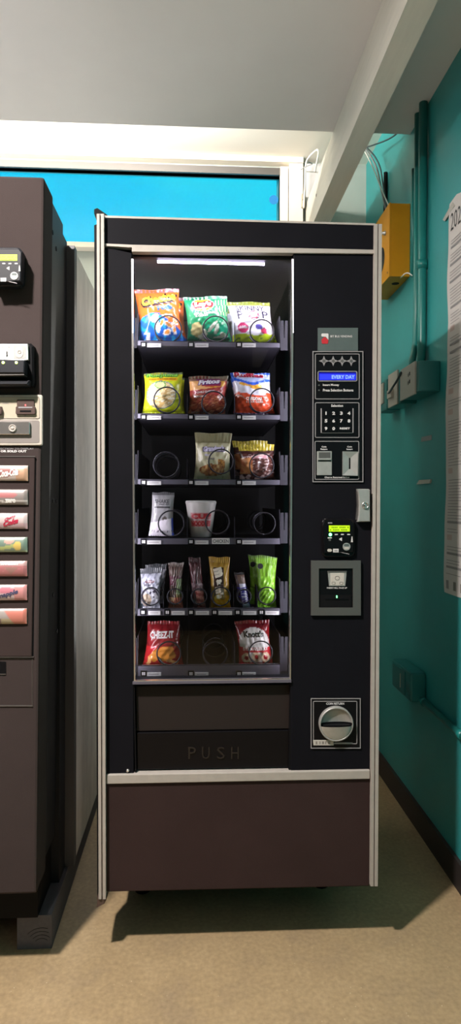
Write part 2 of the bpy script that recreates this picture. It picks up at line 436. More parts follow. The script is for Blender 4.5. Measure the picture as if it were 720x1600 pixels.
for k, (lx, ly) in enumerate(((cx0+.08, D+.27), (cx1-.08, D+.27), (cx0+.05, YD-.08), (cx1-.05, YD-.08))):
    MB().lathe([(.022, 0), (.024, .012), (.014, .016), (.014, zb-.0), ], lx, ly, 0, 'flat_black', axis='Z', seg=16).box(lx-.035, lx+.035, ly-.035, ly+.035, zb-.02, zb+.012, 'flat_black').build('leg', vm)
# door pieces
TH = .045
dr = MB()
dr.pp([(161, 384), (586, 393), (586, 352), (161, 340)], D, TH, 'door_black')
dr.build('top_panel', vm, bevel=.002)
MB().pp([(162, 1211), (209, 1210), (206, 395), (162, 385.5)], D+.002, TH, 'door_black').build('left_stile', vm, bevel=.002)
MB().pp([(454, 1206), (578, 1204), (585, 396), (458, 394)], D+.002, TH, 'door_black').build('control_panel', vm, bevel=.002)
MB().pp([(166, 1394), (577, 1385), (578, 1216), (164, 1224)], D, TH, 'kick_black').build('kick_panel', vm, bevel=.003)
MB().pp([(163, 384), (206, 386.5), (206, 393), (585, 396), (585, 390.2), (208, 382.4), (163, 380.5)], D-.004, .02, 'silver').build('upper_trim', vm)
MB().pp([(161, 340), (586, 352), (586, 349), (161, 336.6)], D-.001, TH+.005, 'silver').build('top_edge', vm)
MB().pp([(166, 1225.5), (578, 1217.5), (578, 1203.5), (166, 1210.8)], D-.006, .03, 'silver').build('lower_trim', vm, bevel=.002)
# side extrusions with a groove
def extr(pts, name):
    m_ = MB(); (xa, ya), (xb, yb_) = pts  # top centre, bottom centre
    for a, bb, y0, mm in ((-5.6, -1.2, D-.012, 'silver'), (-1.2, .8, D-.006, 'silver_dark'), (.8, 5.6, D-.014, 'silver')):
        m_.pp([(xb+a, yb_), (xb+bb, yb_), (xa+bb, ya), (xa+a, ya)], y0, .03, mm)
    return m_.build(name, vm)
e = extr(((156.6, 334), (159.6, 1405)), 'side_trim'); e = extr(((591, 350), (584.5, 1385)), 'side_trim')
m_ = MB()  # black door edge showing past the left trim, and its bent corner caps
m_.pp([(152, 1408), (154.5, 1408), (152.0, 350), (147.0, 352)], D+.016, .085, 'flat_black'); m_.pp([(158, 1404), (163, 1404), (161, 700), (156, 700)], D+.018, .08, 'flat_black')
m_.pp([(151, 1418), (163, 1412), (167, 1403), (152, 1402)], D-.008, .03, 'slot_brown')
m_.pp([(150, 342), (168, 336), (152, 325), (147, 327), (147, 334)], D+.018, .02, 'flat_black')
m_.build('door_edge', vm)
# reveal around the glass, in silver
m_ = MB()
m_.pp([(209.2, 1066), (211.4, 1066), (208.2, 404), (204.8, 404)], D-.001, .018, 'chrome'); m_.build('glass_side_trim', vm);
for x0_, x1_, x2_, x3_ in ((208.6, 211.2, 208.6, 205.4), (454.9, 457.4, 458.6, 456)):  # glowing slivers paint the tube's highlight onto the chrome trims
    MB().pp([(x3_+1.6, 520), (x3_+2.6, 520), (x2_, 405), (x3_, 405)], D-.0018, .0008, 'added_glow').build('added_glow_strip', vm)
m_ = MB()
m_.pp([(452.4, 1066), (454.4, 1066), (459, 404), (455.6, 404)], D-.001, .018, 'chrome')
m_.build('glass_side_trim', vm)
m_ = MB(); m_.pp([(207, 1069.5), (455, 1066.5), (455, 1062), (207, 1065.5)], D-.004, .024, 'tray')
m_.pp([(211, 1065), (452, 1061.8), (452, 1060.6), (211, 1063.6)], D-.002, .01, 'chrome'); m_.build('glass_sill', vm)
q0, q1 = atY(208, 1064, D+.022), atY(457, 396, D+.022)
MB().box(q0.x-.004, q1.x+.004, D+.0195, D+.0225, q0.z-.004, q1.z+.004, 'glass').build('glass_pane', vm)
# lamp tube inside the top
m_ = MB(); pa, pb = atY(246, 408.5, D+.05), atY(413, 413, D+.05); pa.z = pb.z = (pa.z+pb.z)/2
m_.tube([pa, pb], .0035, 'tube', seg=8); m_.build('lamp_tube', vm)
m_ = MB(); m_.box(IX0+.002, IX1-.002, D+.03, D+.075, pa.z+.008, IZ1-.005, 'liner'); m_.build('lamp_housing', vm)
area('machine_light', ((pa.x+pb.x)/2, D+.055, pa.z-.008), .30, .9, (.90, .86, 1.0), rot=(radians(10), 0, 0), sy=.012)
for xx, sg in ((IX0+.014, 1), (IX1-.014, -1)):  # added strips and lights inside the glass brighten the lower shelves
    zt_, zm_, zl_ = atY(205, 408, D+.03).z, atY(205, 700, D+.03).z, atY(205, 1050, D+.03).z
    xx = (-.166 if sg > 0 else IX1-.012)
    MB().box(xx-.003, xx+.003, D+.049, D+.052, zl_, zt_, 'added_glow').build('added_glow_strip', vm)
    for za, zb2_, pw in ((zt_, zm_, .85), (zm_, zl_, .58)):
        area('strip_light', (xx+sg*.002, D+.055, (za+zb2_)/2), .006, pw, (.93, .90, 1.0), rot=(radians(90), 0, radians(-sg*50)), sy=abs(za-zb2_))

# ---- shelves
YS = D+.085       # lip of the trays
lips = [(531.5, 543), (645.5, 655.5), (748, 757.4), (840.5, 850.2), (951, 960.5), (1044.5, 1057)]
cols3 = [(219, 229, 252, 267), (293, 304, 326, 341), (368, 378, 400, 413)]
cols6 = [(218, 231, 251), (256, 267, 289), (293, 305, 327), (330, 341, 363), (366, 379, 401), (403, 414, 436)]
rings = {0: [(262.5, 514, 20.5), (337, 514, 20), (409, 518, 18.5)], 1: [(260.6, 625, 20), (333.7, 630, 18.5), (408.7, 626, 19)],
         2: [(259.4, 726, 19.5), (345, 721, 19), (408.7, 727.5, 19)], 3: [(267.5, 818, 20), (339.5, 816, 18.5), (413, 818, 17)],
         4: [(235.6, 932, 14), (273.5, 932, 12), (311, 932, 12), (345, 932, 14.5), (381, 932, 11), (417, 931, 13.5)],
         5: [(263.7, 1021, 18.5), (336, 1022, 19), (407, 1020, 18.5)]}
SH = []
for k, (y0, y1) in enumerate(lips):
    a, b2 = atY(215.5, y0, YS), atY(437, y1, YS)
    zt, zbm = a.z, b2.z
    if k == 5: zt, zbm = atY(215, 1040, YS).z, atY(437, 1056, YS).z
    x0, x1 = a.x, b2.x
    s_ = MB(); s_.box(x0, x1, YS, YS+.0025, zbm, zt, 'tray'); s_.box(x0, x1, YS, YS+.0025+.006, zt-.0015, zt, 'tray')
    s_.box(x0, x1, YS+.002, YS+.45, zbm+.001, zbm+.003, 'bracket')
    sh = s_.build('shelf', vm)
    SH.append((x0, x1, zbm+.003, zt))
    # side walls of the tray
    def profile(xx, dd, pts, nm):
        vs = [(xx, p[0], p[1]) for p in pts]+[(xx+dd, p[0], p[1]) for p in pts]; n_ = len(pts)
        MB().add(vs, [tuple(range(n_)), tuple(range(2*n_-1, n_-1, -1))]+[(i, (i+1) % n_, (i+1) % n_+n_, i+n_) for i in range(n_)], 'bracket').build(nm, sh)
    for xx, dd in ((x0-.001, -1), (x1+.001, 1)):
        profile(xx, dd*.0015, [(YS, zt), (YS, zt+.006), (YS+.02, zt+.075), (YS+.45, zt+.075), (YS+.45, zbm), (YS, zbm)], 'side_wall')
    # hanging rails beyond the tray with an upright slot
    for xx, wd_ in ((x1+.006, .019), (x0-.006-.010, .010)):
        s_ = MB(); yy = YS+.03; h0, h1, h2 = zbm, zt+.02, zt+.066
        out = [(xx, h0), (xx+wd_, h0), (xx+wd_, h2), (xx+wd_*.62, h2), (xx+wd_*.56, h1), (xx+wd_*.48, h1), (xx+wd_*.42, h2), (xx, h2)]
        s_.prism(out, yy, yy+.004, 'bracket').build('bracket', sh)
    # column dividers
    cc = cols6 if k == 4 else cols3
    for ci, q in enumerate(cc):
        if ci == 0: continue
        profile(atY(q[0]-1.2, y0, YS).x, .0012, [(YS+.006, zbm+.003), (YS+.006, zt+.005), (YS+.018, zt+.055), (YS+.44, zt+.055), (YS+.44, zbm+.003)], 'divider')
    # tags
    for q in cc:
        ym = (y0+y1)/2+1+(.8 if k == 5 else 0)
        s_ = MB(); s_.pr(q[0]+.5, ym-4.3, q[0]+10, ym+4.6, YS-.0035, .003, 'flat_black')
        s_.pr(q[0]+2.8, ym-2.2, q[0]+5, ym+2.4, YS-.004, .0006, 'label_white'); s_.pr(q[0]+5.6, ym-2.2, q[0]+7.8, ym+2.4, YS-.004, .0006, 'label_white')
        s_.build('number_tag', sh)
        s_ = MB(); s_.pr(q[1]+.5, ym-1.9, q[2]-.5, ym+4, YS-.0025, .002, 'label_white')
        s_.pr(q[1]+3, ym+.4, q[2]-4, ym+1.3, YS-.0028, .0004, 'ink_grey'); s_.build('price_label', sh)
    if k == 3:
        s_ = MB(); s_.pr(331, 841, 358.5, 850, YS-.0035, .003, 'paper'); s_.ptext('CHICKEN', 344.7, 845.6, 24.5, 5.6, YS-.0042, 'ink_black', bold=.01); s_.build('flavour_label', sh)
    # coils
    for cxp, cyp, rp in rings[k]:
        c0 = atY(cxp, cyp, YS+.006); R_ = rp/FPX*(YS+.006)
        pts = []; turns = 4; seg = 28
        pitch = .1 if k != 4 else .08
        for i in range(turns*seg+1):
            a = 2*pi*i/seg; tt = i/seg
            yy = (.004*tt if tt < 1 else .004+(tt-1)*pitch)
            pts.append((c0.x+R_*sin(a+pi), YS+.004+yy, c0.z+R_*cos(a+pi)))
        MB().tube(pts, .0019, 'coil', seg=6).build('spiral_coil', sh)
        if k == 2 and cxp < 300: pass
# small clips on tray tops and rail pins
# ---- delivery bin under the glass
m_ = MB(); m_.pp([(211, 1207), (453, 1203), (455, 1068), (208, 1071)], D+.04, .004, 'flat_black')
m_.pp([(211, 1207), (213, 1207), (210, 1071), (208, 1071)], D+.004, .04, 'flat_black'); m_.pp([(451, 1204), (453.5, 1204), (456, 1068), (453.5, 1068)], D+.004, .04, 'flat_black')
m_.build('bin_recess', vm)
MB().pp([(213, 1143), (452, 1139), (453, 1069.5), (212, 1072)], D+.018, .006, 'bin_black').build('bin_upper_panel', vm, bevel=.002)
fl = MB().pp([(214, 1203), (451, 1199), (452, 1141), (213, 1145)], D+.012, .008, 'gloss_black').build('delivery_flap', vm, bevel=.002)
m_ = MB()
gl, gf = glyphs('PUSH', .02, 0, 0)
for ch, xx in (('P', 300), ('U', 321.5), ('S', 345), ('H', 367)):
    vs, fs = glyphs(ch, .0, 0, 0)
    bmt = bmesh.new(); bv = []
    for a, c_ in vs:
        p = atY(xx+(a-.5)*12, 1176.5-(c_-.5)*19, D+.0095); bv.append(bmt.verts.new((p.x, D+.0095, p.z)))
    for f in fs:
        try: bmt.faces.new([bv[i] for i in f])
        except ValueError: pass
    r_ = bmesh.ops.extrude_face_region(bmt, geom=list(bmt.faces))
    for g in r_['geom']:
        if isinstance(g, bmesh.types.BMVert): g.co.y += .004
    bmt.verts.index_update()
    m_.add([v.co for v in bmt.verts], [tuple(v.index for v in f.verts) for f in bmt.faces], 'letter_black'); bmt.free()
m_.build('raised_lettering', fl)
MB().lathe([(.004, 0), (.0035, -.004), (.001, -.005)], atY(199.5, 1204, D).x, D+.002, atY(199.5, 1204, D).z, 'chrome', seg=14).build('rivet', vm)

# ---- control panel fittings (raised from the door)
Y0 = D-.0005
m_ = MB(); m_.pr(496.4, 512.2, 559.2, 548, D-.0015, .0035, 'card')
m_.pr(502, 521, 513, 526, D-.0022, .0008, 'ink_white', r=1.5); m_.pp([(508, 525), (513, 531), (513, 524)], D-.0026, .0008, 'ink_white')
m_.pp([(503, 537), (512, 537), (513, 531), (507, 526), (502, 531)], D-.0022, .0008, 'red')
m_.ptext('BIT BUS VENDING', 533, 525.5, 34, 3.4, D-.0022, 'ink_white', bold=.015); m_.build('name_card', vm)
def frame_panel(name, x0, y0, x1, y1, extra, boxes):
    m_ = MB(); m_.pr(x0, y0, x1, y1, D-.0012, .004, 'gloss_black')
    m_.ring(x0, y0, x1, y1, 1.3, D-.002, .001, 'ink_grey')
    for b_ in boxes: m_.ring(*b_, 1.1, D-.002, .001, 'ink_grey', r=2.2)
    return m_
m_ = frame_panel('', 488.2, 548.6, 567.5, 753.4, None, [(492, 552.5, 561.7, 623.9), (492, 628.7, 561.3, 684), (491.5, 689, 561, 749.5)])
for sx in (506, 520.4, 534.4, 548.6):
    def st(r1, r2, sx=sx): return [(sx+(r1 if i % 2 == 0 else r2)*cos(pi/4*i), 564+(r1 if i % 2 == 0 else r2)*sin(pi/4*i)) for i in range(8)]
    m_.pp(st(8, 3.2), D-.0022, .001, 'ink_grey'); m_.pp(st(3.2, 2.2), D-.0026, .001, 'silver_dark')
m_.pp([(500, 564.6), (555, 564.8), (555, 563.6), (500, 563.4)], D-.0021, .001, 'ink_grey')
m_.ring(496.2, 579.6, 558, 595.9, 1.2, D-.0022, .001, 'ink_grey', r=2.5)
m_.ptext('Insert Money', 517, 601.8, 25.5, 4.2, D-.0018, 'ink_white', bold=.03); m_.ptext('Press Selection Buttons', 528.2, 609.6, 47.5, 4.2, D-.0018, 'ink_white', bold=.03)
for yy in (601.8, 609.6): m_.pr(497, yy-1.2, 499.6, yy+1.2, D-.002, .001, 'silver_dark', r=1.1)
m_.ptext('Selection', 526.5, 633.8, 18.5, 4, D-.0018, 'ink_white', bold=.03)
m_.ptext('Coin', 506, 698, 7.5, 2.6, D-.0018, 'ink_white', bold=.03); m_.ptext('Return', 506, 701.8, 10.5, 2.6, D-.0018, 'ink_white', bold=.03)
m_.ptext('Coin', 546, 698, 7.5, 2.6, D-.0018, 'ink_white', bold=.03); m_.ptext('Insert', 546, 701.8, 9.5, 2.6, D-.0018, 'ink_white', bold=.03)
m_.ptext('Change Returned Below', 526.5, 746.2, 39, 3.4, D-.0018, 'ink_white', bold=.03)
sp = m_.build('selection_panel', vm)
m_ = MB(); m_.pr(498.4, 582, 556.2, 594, D-.002, .001, 'lcd_blue_dark'); m_.pr(499, 584.5, 555.4, 593.4, D-.0024, .001, 'lcd_blue')
m_.ptext('EVERY DAY', 536, 589, 36, 6, D-.0032, 'lcd_text', bold=.03)
m_.build('display', sp)
m_ = MB(); m_.pr(501.5, 638, 552.5, 677.5, D-.0030, .002, 'gloss_black'); m_.pr(501, 638, 502.6, 677, D-.0034, .003, 'ink_grey'); m_.pr(550.6, 638, 552.2, 677, D-.0034, .003, 'ink_grey')
m_.pr(501, 676, 552.2, 677, D-.0034, .003, 'silver_dark')
kp = m_.build('keypad', sp)
for i, ch in enumerate('1234567890'):
    cx_, cy_ = 509.2+(i % 4)*11.95, 645.6+(i//4)*12
    m_ = MB(); m_.pr(cx_-4.8, cy_-4.8, cx_+4.8, cy_+4.8, D-.0042, .0016, 'gloss_black', r=.8); m_.ptext(ch, cx_, cy_, 1.9 if ch == '1' else 4.4, 5.2, D-.0047, 'ink_white', bold=.05); m_.build('button', kp)
m_ = MB(); m_.pr(528.5, 665, 550, 674, D-.0042, .0016, 'gloss_black', r=.8); m_.ptext('RESET', 538.7, 669.4, 16, 3.2, D-.0047, 'ink_white', bold=.04); m_.build('reset_button', kp)
m_ = MB(); m_.pr(495, 705, 518.3, 742.5, D-.004, .004, 'plate', r=.8); m_.pr(498, 706.5, 516.2, 715.5, D-.0048, .001, 'silver_dark'); m_.pr(497.4, 716, 516.8, 718.6, D-.008, .004, 'plate'); m_.pr(496.6, 719.2, 517.2, 721, D-.0045, .001, 'flat_black')
m_.build('coin_return_lever', sp, bevel=.0006)
m_ = MB()  # faceted coin insert plate
q = [atY(*p, D) for p in ((534.3, 743), (557.8, 743.5), (558.3, 706), (534.6, 705.5))]; r_ = [atY(*p, D) for p in ((544.6, 733), (547, 733), (547, 715.5), (544.6, 715.5))]
vs = [(p.x, D-.007, p.z) for p in q]+[(p.x, D-.0025, p.z) for p in r_]+[(p.x, D, p.z) for p in q]
m_.add(vs, [(i, (i+1) % 4, (i+1) % 4+4, i+4) for i in range(4)]+[(i, (i+1) % 4, (i+1) % 4+8, i+8) for i in range(4)], 'plate'); m_.add([vs[4+i] for i in range(4)], [(0, 1, 2, 3)], 'flat_black')
m_.build('coin_insert_plate', sp)
# door lock handle
m_ = MB(); m_.pp([(559, 815.5), (578.5, 815), (578.2, 801), (578, 765.5), (576, 764), (558.5, 763.8), (560.5, 775), (561.2, 790), (560.5, 805)], D-.016, .016, 'plate', taper=.002)
m_.pp([(556.5, 812), (560, 814), (561.5, 790), (559.5, 766), (557.5, 768), (558.5, 790)], D-.008, .01, 'silver_dark')
lk = m_.build('lock_handle', vm)
p = atY(570.3, 789.5, D-.016); m_ = MB(); m_.lathe([(.0088, 0), (.0088, -.003), (.0075, -.004), (.0066, -.004), (.0062, -.0015), (.004, -.0012), (.004, -.003), (.001, -.0032)], p.x, D-.016, p.z, 'chrome', seg=24)
m_.box(p.x-.0028, p.x-.0012, D-.0196, D-.019, p.z-.002, p.z+.002, 'flat_black'); m_.build('lock_cylinder', lk)
# card reader
def reader(x0, y0, k, Yp, parent, tx=0, body='gloss_black', led=True, dep=.03):
    """card reader drawn from its screen corner (x0, y0), photo scale k"""
    X = lambda a: x0+a*k
    Yy = lambda a: y0+a*k
    m_ = MB(); m_.pp(rr(X(-11), Yy(-11), X(41), Yy(50), 9*k), Yp-dep*.5, dep*.5, body, taper=.002)
    m_.pp([(X(-7), Yy(44)), (X(38), Yy(42)), (X(40), Yy(-4)), (X(36), Yy(-9)), (X(-7), Yy(-9)), (X(-10), Yy(0))], Yp-dep, dep*.55, body, taper=.002)
    F = Yp-dep-.0004
    m_.pr(X(-1.2), Yy(-4.4), X(5.6), Yy(-2.6), F, .001, 'ink_grey')
    for bx in (9.4, 19, 28.7): m_.pr(X(bx), Yy(13.6), X(bx+5), Yy(15.4), F, .001, 'ink_white', r=.8*k)
    m_.pp([(X(16.5), Yy(22.5)), (X(20.8), Yy(25)), (X(20.8), Yy(19)), (X(16.5), Yy(21.2))], F, .001, 'ink_white')
    m_.ring(X(12.4), Yy(18), X(24.6), Yy(26.6), .7*k, F+.0005, .001, 'silver_dark', r=3.8*k)
    m_.pr(X(-1.5), Yy(19), X(5), Yy(20.6), F, .001, 'ink_white'); m_.pr(X(0), Yy(21.5), X(3.6), Yy(24.5), F, .001, 'silver_dark')
    m_.pp([(X(34.8), Yy(26.5)), (X(38), Yy(26.5)), (X(37), Yy(17.5)), (X(35.9), Yy(17.5))], F, .001, 'ink_white')
    cx_, cy_ = X(28), Yy(33.6)
    m_.pr(cx_-6*k, cy_-6*k, cx_+6*k, cy_+6*k, F-.001, .002, 'plate', r=5.9*k)
    m_.pr(cx_-4*k, cy_-4.2*k, cx_+4*k, cy_-.6*k, F-.0015, .002, 'lcd_green_ink' if False else 'card', r=1.6*k); m_.pr(cx_-4*k, cy_+.6*k, cx_+4*k, cy_+3.8*k, F-.0015, .002, 'outlet', r=1.5*k)
    m_.pr(X(-2), Yy(37), X(5), Yy(41.6), F, .001, 'outlet', r=2.1*k); m_.pr(X(6.8), Yy(36.8), X(15.6), Yy(42.5), F, .001, 'ink_white'); m_.pr(X(8.6), Yy(39), X(13.8), Yy(40.6), F-.0005, .001, 'ink_grey')
    m_.pp([(X(33), Yy(46)), (X(31), Yy(44.3)), (X(22), Yy(42.6)), (X(17), Yy(42.3)), (X(24), Yy(44))], F, .001, 'ink_grey')
    rd = m_.build('card_reader', parent)
    m_ = MB(); m_.pr(X(.4), Yy(.4), X(33), Yy(10), F-.0002, .001, 'lcd_green')
    for rr_ in range(2):
        for cc in range(12): 
            if (cc*7+rr_*3) % 5: m_.pr(X(2+cc*2.5), Yy(2.2+rr_*4), X(3.6+cc*2.5), Yy(4.4+rr_*4), F-.0008, .0005, 'lcd_green_ink')
    m_.build('display', rd)
    if led:
        p = atY(X(2.7), Yy(14.7), F); MB().lathe([(.0040*k, 0), (.0036*k, -.002), (.001, -.003)], p.x, F, p.z, 'led_green', seg=16).build('status_light', rd)
    return rd
reader(513.3, 820.6, 1.0, D, vm, dep=.012)
# bill acceptor
m_ = MB(); m_.ring(485.9, 876, 563.6, 961.7, 12.2, D-.006, .006, 'silver_dark'); m_.pr(497.5, 885, 552, 953, D-.002, .002, 'gloss_black')
ba = m_.build('bill_acceptor', vm)
m_ = MB(); m_.pp([(514, 915.6), (539.2, 915.6), (541.5, 892.4), (511.8, 892.4)], D-.004, .003, 'plate'); m_.pr(512.2, 892.2, 541, 894.4, D-.0052, .002, 'silver_dark')
m_.pr(516, 895, 537.6, 914.6, D-.0046, .001, 'outlet'); m_.ring(523, 900, 530.5, 906.5, .8, D-.005, .001, 'panel_grey', r=3); m_.ring(518, 909, 524, 913.4, .7, D-.005, .001, 'panel_grey', r=2); m_.ring(530, 909, 536, 913.4, .7, D-.005, .001, 'panel_grey', r=2)
m_.build('bill_guide', ba)
m_ = MB(); m_.ptext('INSERT BILL FACE UP', 526.3, 918.6, 31.5, 2.5, D-.0026, 'ink_white', bold=.03); m_.pr(500, 929.5, 549, 950, D-.0035, .002, 'flat_black'); m_.pr(508, 935.4, 544, 937.4, D-.0045, .0015, 'gloss_black')
m_.pr(525.4, 930.6, 526.8, 934.2, D-.0045, .001, 'led_green'); m_.build('bill_slot', ba)
# coin return cup
m_ = MB(); m_.pr(485.3, 1091, 563.4, 1169.7, D-.0012, .004, 'gloss_black'); m_.ring(485.3, 1091, 563.4, 1169.7, 1.3, D-.002, .001, 'ink_grey')
m_.ring(489, 1095.3, 558, 1162.7, 1.1, D-.002, .001, 'ink_grey', r=2); m_.pr(489.6, 1156.6, 521, 1164.6, D-.0032, .002, 'outlet')
for i, (a, b_) in enumerate(((493, 495.5), (499, 500.5), (503, 506), (508, 509.4), (512, 516))): m_.pr(a, 1158.5, b_, 1162.8, D-.0036, .0006, 'panel_grey')
m_.pr(522, 1160.2, 551, 1161.6, D-.0024, .0008, 'ink_grey'); m_.ptext('COIN RETURN', 523.5, 1099.4, 28, 3.6, D-.002, 'ink_white', bold=.03)
cr_ = m_.build('coin_return', vm)
p = atY(523.6, 1129, D); R_ = .0425
m_ = MB(); m_.lathe([(R_+.001, -.001), (R_+.001, -.014), (R_-.001, -.0155), (R_-.003, -.0145), (R_-.003, -.002)], p.x, D, p.z, 'plate', seg=40, cap=False)
# upper bowl: concave quarter sphere, lower lip: convex
vs = []; fs = []; NA, NR = 24, 10
def bowl(z0, z1, depth, mt):
    vs = []; fs = []; n1, n2 = 24, 12
    for j in range(n2+1):
        zz = z0+(z1-z0)*j/n2; half = sqrt(max(0, (R_-.003)**2-zz*zz))
        for i in range(n1+1):
            xx = -half+2*half*i/n1; q = 1-(xx*xx+zz*zz)/(R_-.003)**2
            vs.append((p.x+xx, D-.0145+depth(xx, zz, max(q, 0)), p.z+zz))
    for j in range(n2):
        for i in range(n1): a = j*(n1+1)+i; fs.append((a, a+1, a+n1+2, a+n1+1))
    m_.add(vs, fs, mt, smooth=True)
bowl(-.002, R_-.0031, lambda x, z, q: .0125*sqrt(q), 'plate')
bowl(-(R_-.0031), -.004, lambda x, z, q: -.009*sqrt(q)*(.25+.75*min(1, (z+R_)/R_)), 'plate')
bowl(-.008, .0035, lambda x, z, q: .0125*sqrt(q)-.0008 if z > -.003 else .004, 'flat_black')
m_.build('coin_cup', cr_)

# ================================================================== PACKETS
def ell(u, v, a, b, ra, rb): return ((u-a)/ra)**2+((v-b)/rb)**2
def hx(c): return lin(c)
def blob(seed, scale):
    r_ = random.Random(seed); ph = [(r_.uniform(0, 6.28), r_.uniform(.5, 1.8), r_.uniform(.5, 1.8), r_.uniform(0, 6.28)) for _ in range(5)]
    return lambda u, v: sum(sin(scale*(a*u*cos(p0)+b_*v*sin(p0)+.3*sin(5*v+q0))+q0) for p0, a, b_, q0 in ph)/5
def bag(name, corners, Y, T, art, texts, label, cat, group, seal=(.075, .06), nu=44, nv=54, seed=1, back=None, pinch=.045, mat_='film', dy=0, crumple=.0022, dxy=(0, 0), lean=.012):
    """pillow packet standing on its tray: corners TL TR BR BL as seen in the photo"""
    P = [atY(a+dxy[0], c_+dxy[1], Y) for a, c_ in corners]; TL, TR, BR, BL = P
    rnd = blob(seed, 22); rnd2 = blob(seed+50, 9)
    W = (TR-TL).length; H = (TL-BL).length
    base = (BL+BR)/2
    def prof(u, v):
        s0, s1 = seal[1], 1-seal[0]
        t_ = min(max((v-s0)/(s1-s0), 0), 1)
        vert = (sin(pi*t_)**.55) if 0 < t_ < 1 else 0
        hor = max(0, 1-abs(2*u-1)**2.6)**.6
        return vert*hor
    def pos(u, v, side=-1, eps=0):
        t_ = min(max((v-.03)/.94, 0), 1)
        pin = pinch*sin(pi*t_)**.7
        uu = .5+(u-.5)*(1-.05*sin(pi*t_)-pin)
        a = BL+(BR-BL)*uu; b_ = TL+(TR-TL)*uu; q = a+(b_-a)*v
        f = prof(u, v)
        cr1 = crumple*(rnd(u*1.3, v)+.7*rnd2(u, v))*(1 if f > .05 else .5)*(.4+.6*min(1, 6*min(u, 1-u)))
        if v > 1-seal[0] or v < seal[1]: cr1 += .0009*sin(u*70)
        th = T/2*f
        yy = Y+dy+lean*(1-v)*0+lean*v+T/2+ (side*(th+eps)+cr1)
        zz = q.z+.0012*sin(u*9+seed)*(1 if v > .97 else 0)
        return (q.x, yy, zz)
    mb = MB(); vs = []; cols = []; fs = []
    for j in range(nv+1):
        for i in range(nu+1):
            u, v = i/nu, j/nv; vs.append(pos(u, v)); cols.append(art(u, v))
    for j in range(nv):
        for i in range(nu): a = j*(nu+1)+i; fs.append((a, a+1, a+nu+2, a+nu+1))
    grid = list(vs)
    def surf(u, v, ep):
        u = min(max(u, 0), .9999)*nu; v = min(max(v, 0), .9999)*nv; i, j = int(u), int(v); fu_, fv_ = u-i, v-j
        g = [Vector(grid[(j+b)*(nu+1)+i+a]) for b in (0, 1) for a in (0, 1)]
        q = (g[0]*(1-fu_)+g[1]*fu_)*(1-fv_)+(g[2]*(1-fu_)+g[3]*fu_)*fv_
        nrm = (g[1]-g[0]).cross(g[2]-g[0]); nrm.normalize()
        if nrm.y > 0: nrm = -nrm
        return q+nrm*ep
    mb.add(vs, fs, mat_, True, cols)
    nb, mbk = 12, 16; vs = []; cols = []; fs = []
    for j in range(mbk+1):
        for i in range(nb+1):
            u, v = i/nb, j/mbk; vs.append(pos(u, v, 1, .0006)); cols.append(back or art(.03, v))
    for j in range(mbk):
        for i in range(nb): a = j*(nb+1)+i; fs.append((a, a+nb+1, a+nb+2, a+1))
    mb.add(vs, fs, mat_, True, cols)
    for tx in texts:
        s_, cu, cv, w_, h_, colr = tx[:6]; rot = tx[6] if len(tx) > 6 else 0; bold = tx[7] if len(tx) > 7 else .04; sh_ = tx[8] if len(tx) > 8 else 0; arc = tx[9] if len(tx) > 9 else 0; ep = tx[10] if len(tx) > 10 else .0007
        asp = W/H
        gv, gf = glyphs(s_, bold, sh_, 2); vs = []
        for a, c_ in gv:
            du, dv = (a-.5)*w_, (c_-.5)*h_+arc*(1-(2*a-1)**2)
            u = cu+(du*cos(rot)-dv/asp*sin(rot)); v = cv+(du*asp*sin(rot)+dv*cos(rot)); vs.append(surf(u, v, ep))
        mb.add(vs, gf, mat_, False, [hx(colr)]*len(vs))
    # shift so the packet's origin sits at its foot
    o = mb.build(name, flip=False)
    for v_ in o.data.vertices: v_.co -= Vector((base.x, Y+dy+T/2, base.z))
    o.location = (base.x, Y+dy+T/2, base.z)
    ORG[o.name] = Vector(o.location)
    tag(o, label, cat, group); return o
def copy_back(o, dx, dyy, dz, label, group=None):
    c_ = o.copy(); COL.objects.link(c_); c_.location = (o.location.x+dx, o.location.y+dyy, o.location.z+dz); c_['label'] = label
    if group: c_['group'] = group
    return c_
YP = YS+.016
orange, blue, white, yellowc = hx('#f0701a'), hx('#1f6fd0'), hx('#f4f0f0'), hx('#f2cf2a')
bl1 = blob(3, 30); bl2 = blob(11, 18); bl3 = blob(23, 40)
def a_cheetos(u, v):
    if v > .94: return hx('#a56a72') if v < .985 else hx('#7a4a50')
    edge = .36+.16*sin(u*4.2)+.03*bl1(u, v)
    c = orange
    if v < edge:
        c = hx('#1c63c8') if bl2(u, v) > -.1 else hx('#1fa0dc')
        # white gloved figure shapes replaced by puffs scattered on the blue
    for (a, b_, ra, rb, an) in ((.40, .42, .11, .06, .5), (.45, .27, .06, .11, .2), (.72, .30, .13, .045, -.4), (.83, .24, .05, .11, .2), (.66, .17, .10, .05, .3), (.56, .33, .10, .04, .8), (.88, .36, .08, .035, -.8), (.70, .46, .13, .03, .1)):
        du, dv = u-a, v-b_; x = du*cos(an)+dv*sin(an); y = -du*sin(an)+dv*cos(an); e_ = (x/ra)**2+(y/rb)**2
        if e_ < 1: return hx('#f6a14a') if e_ < .45 and a > .5 else white
    if ell(u, v, .22, .10, .05, .12) < 1 and bl3(u, v) > -.1: return white
    return c
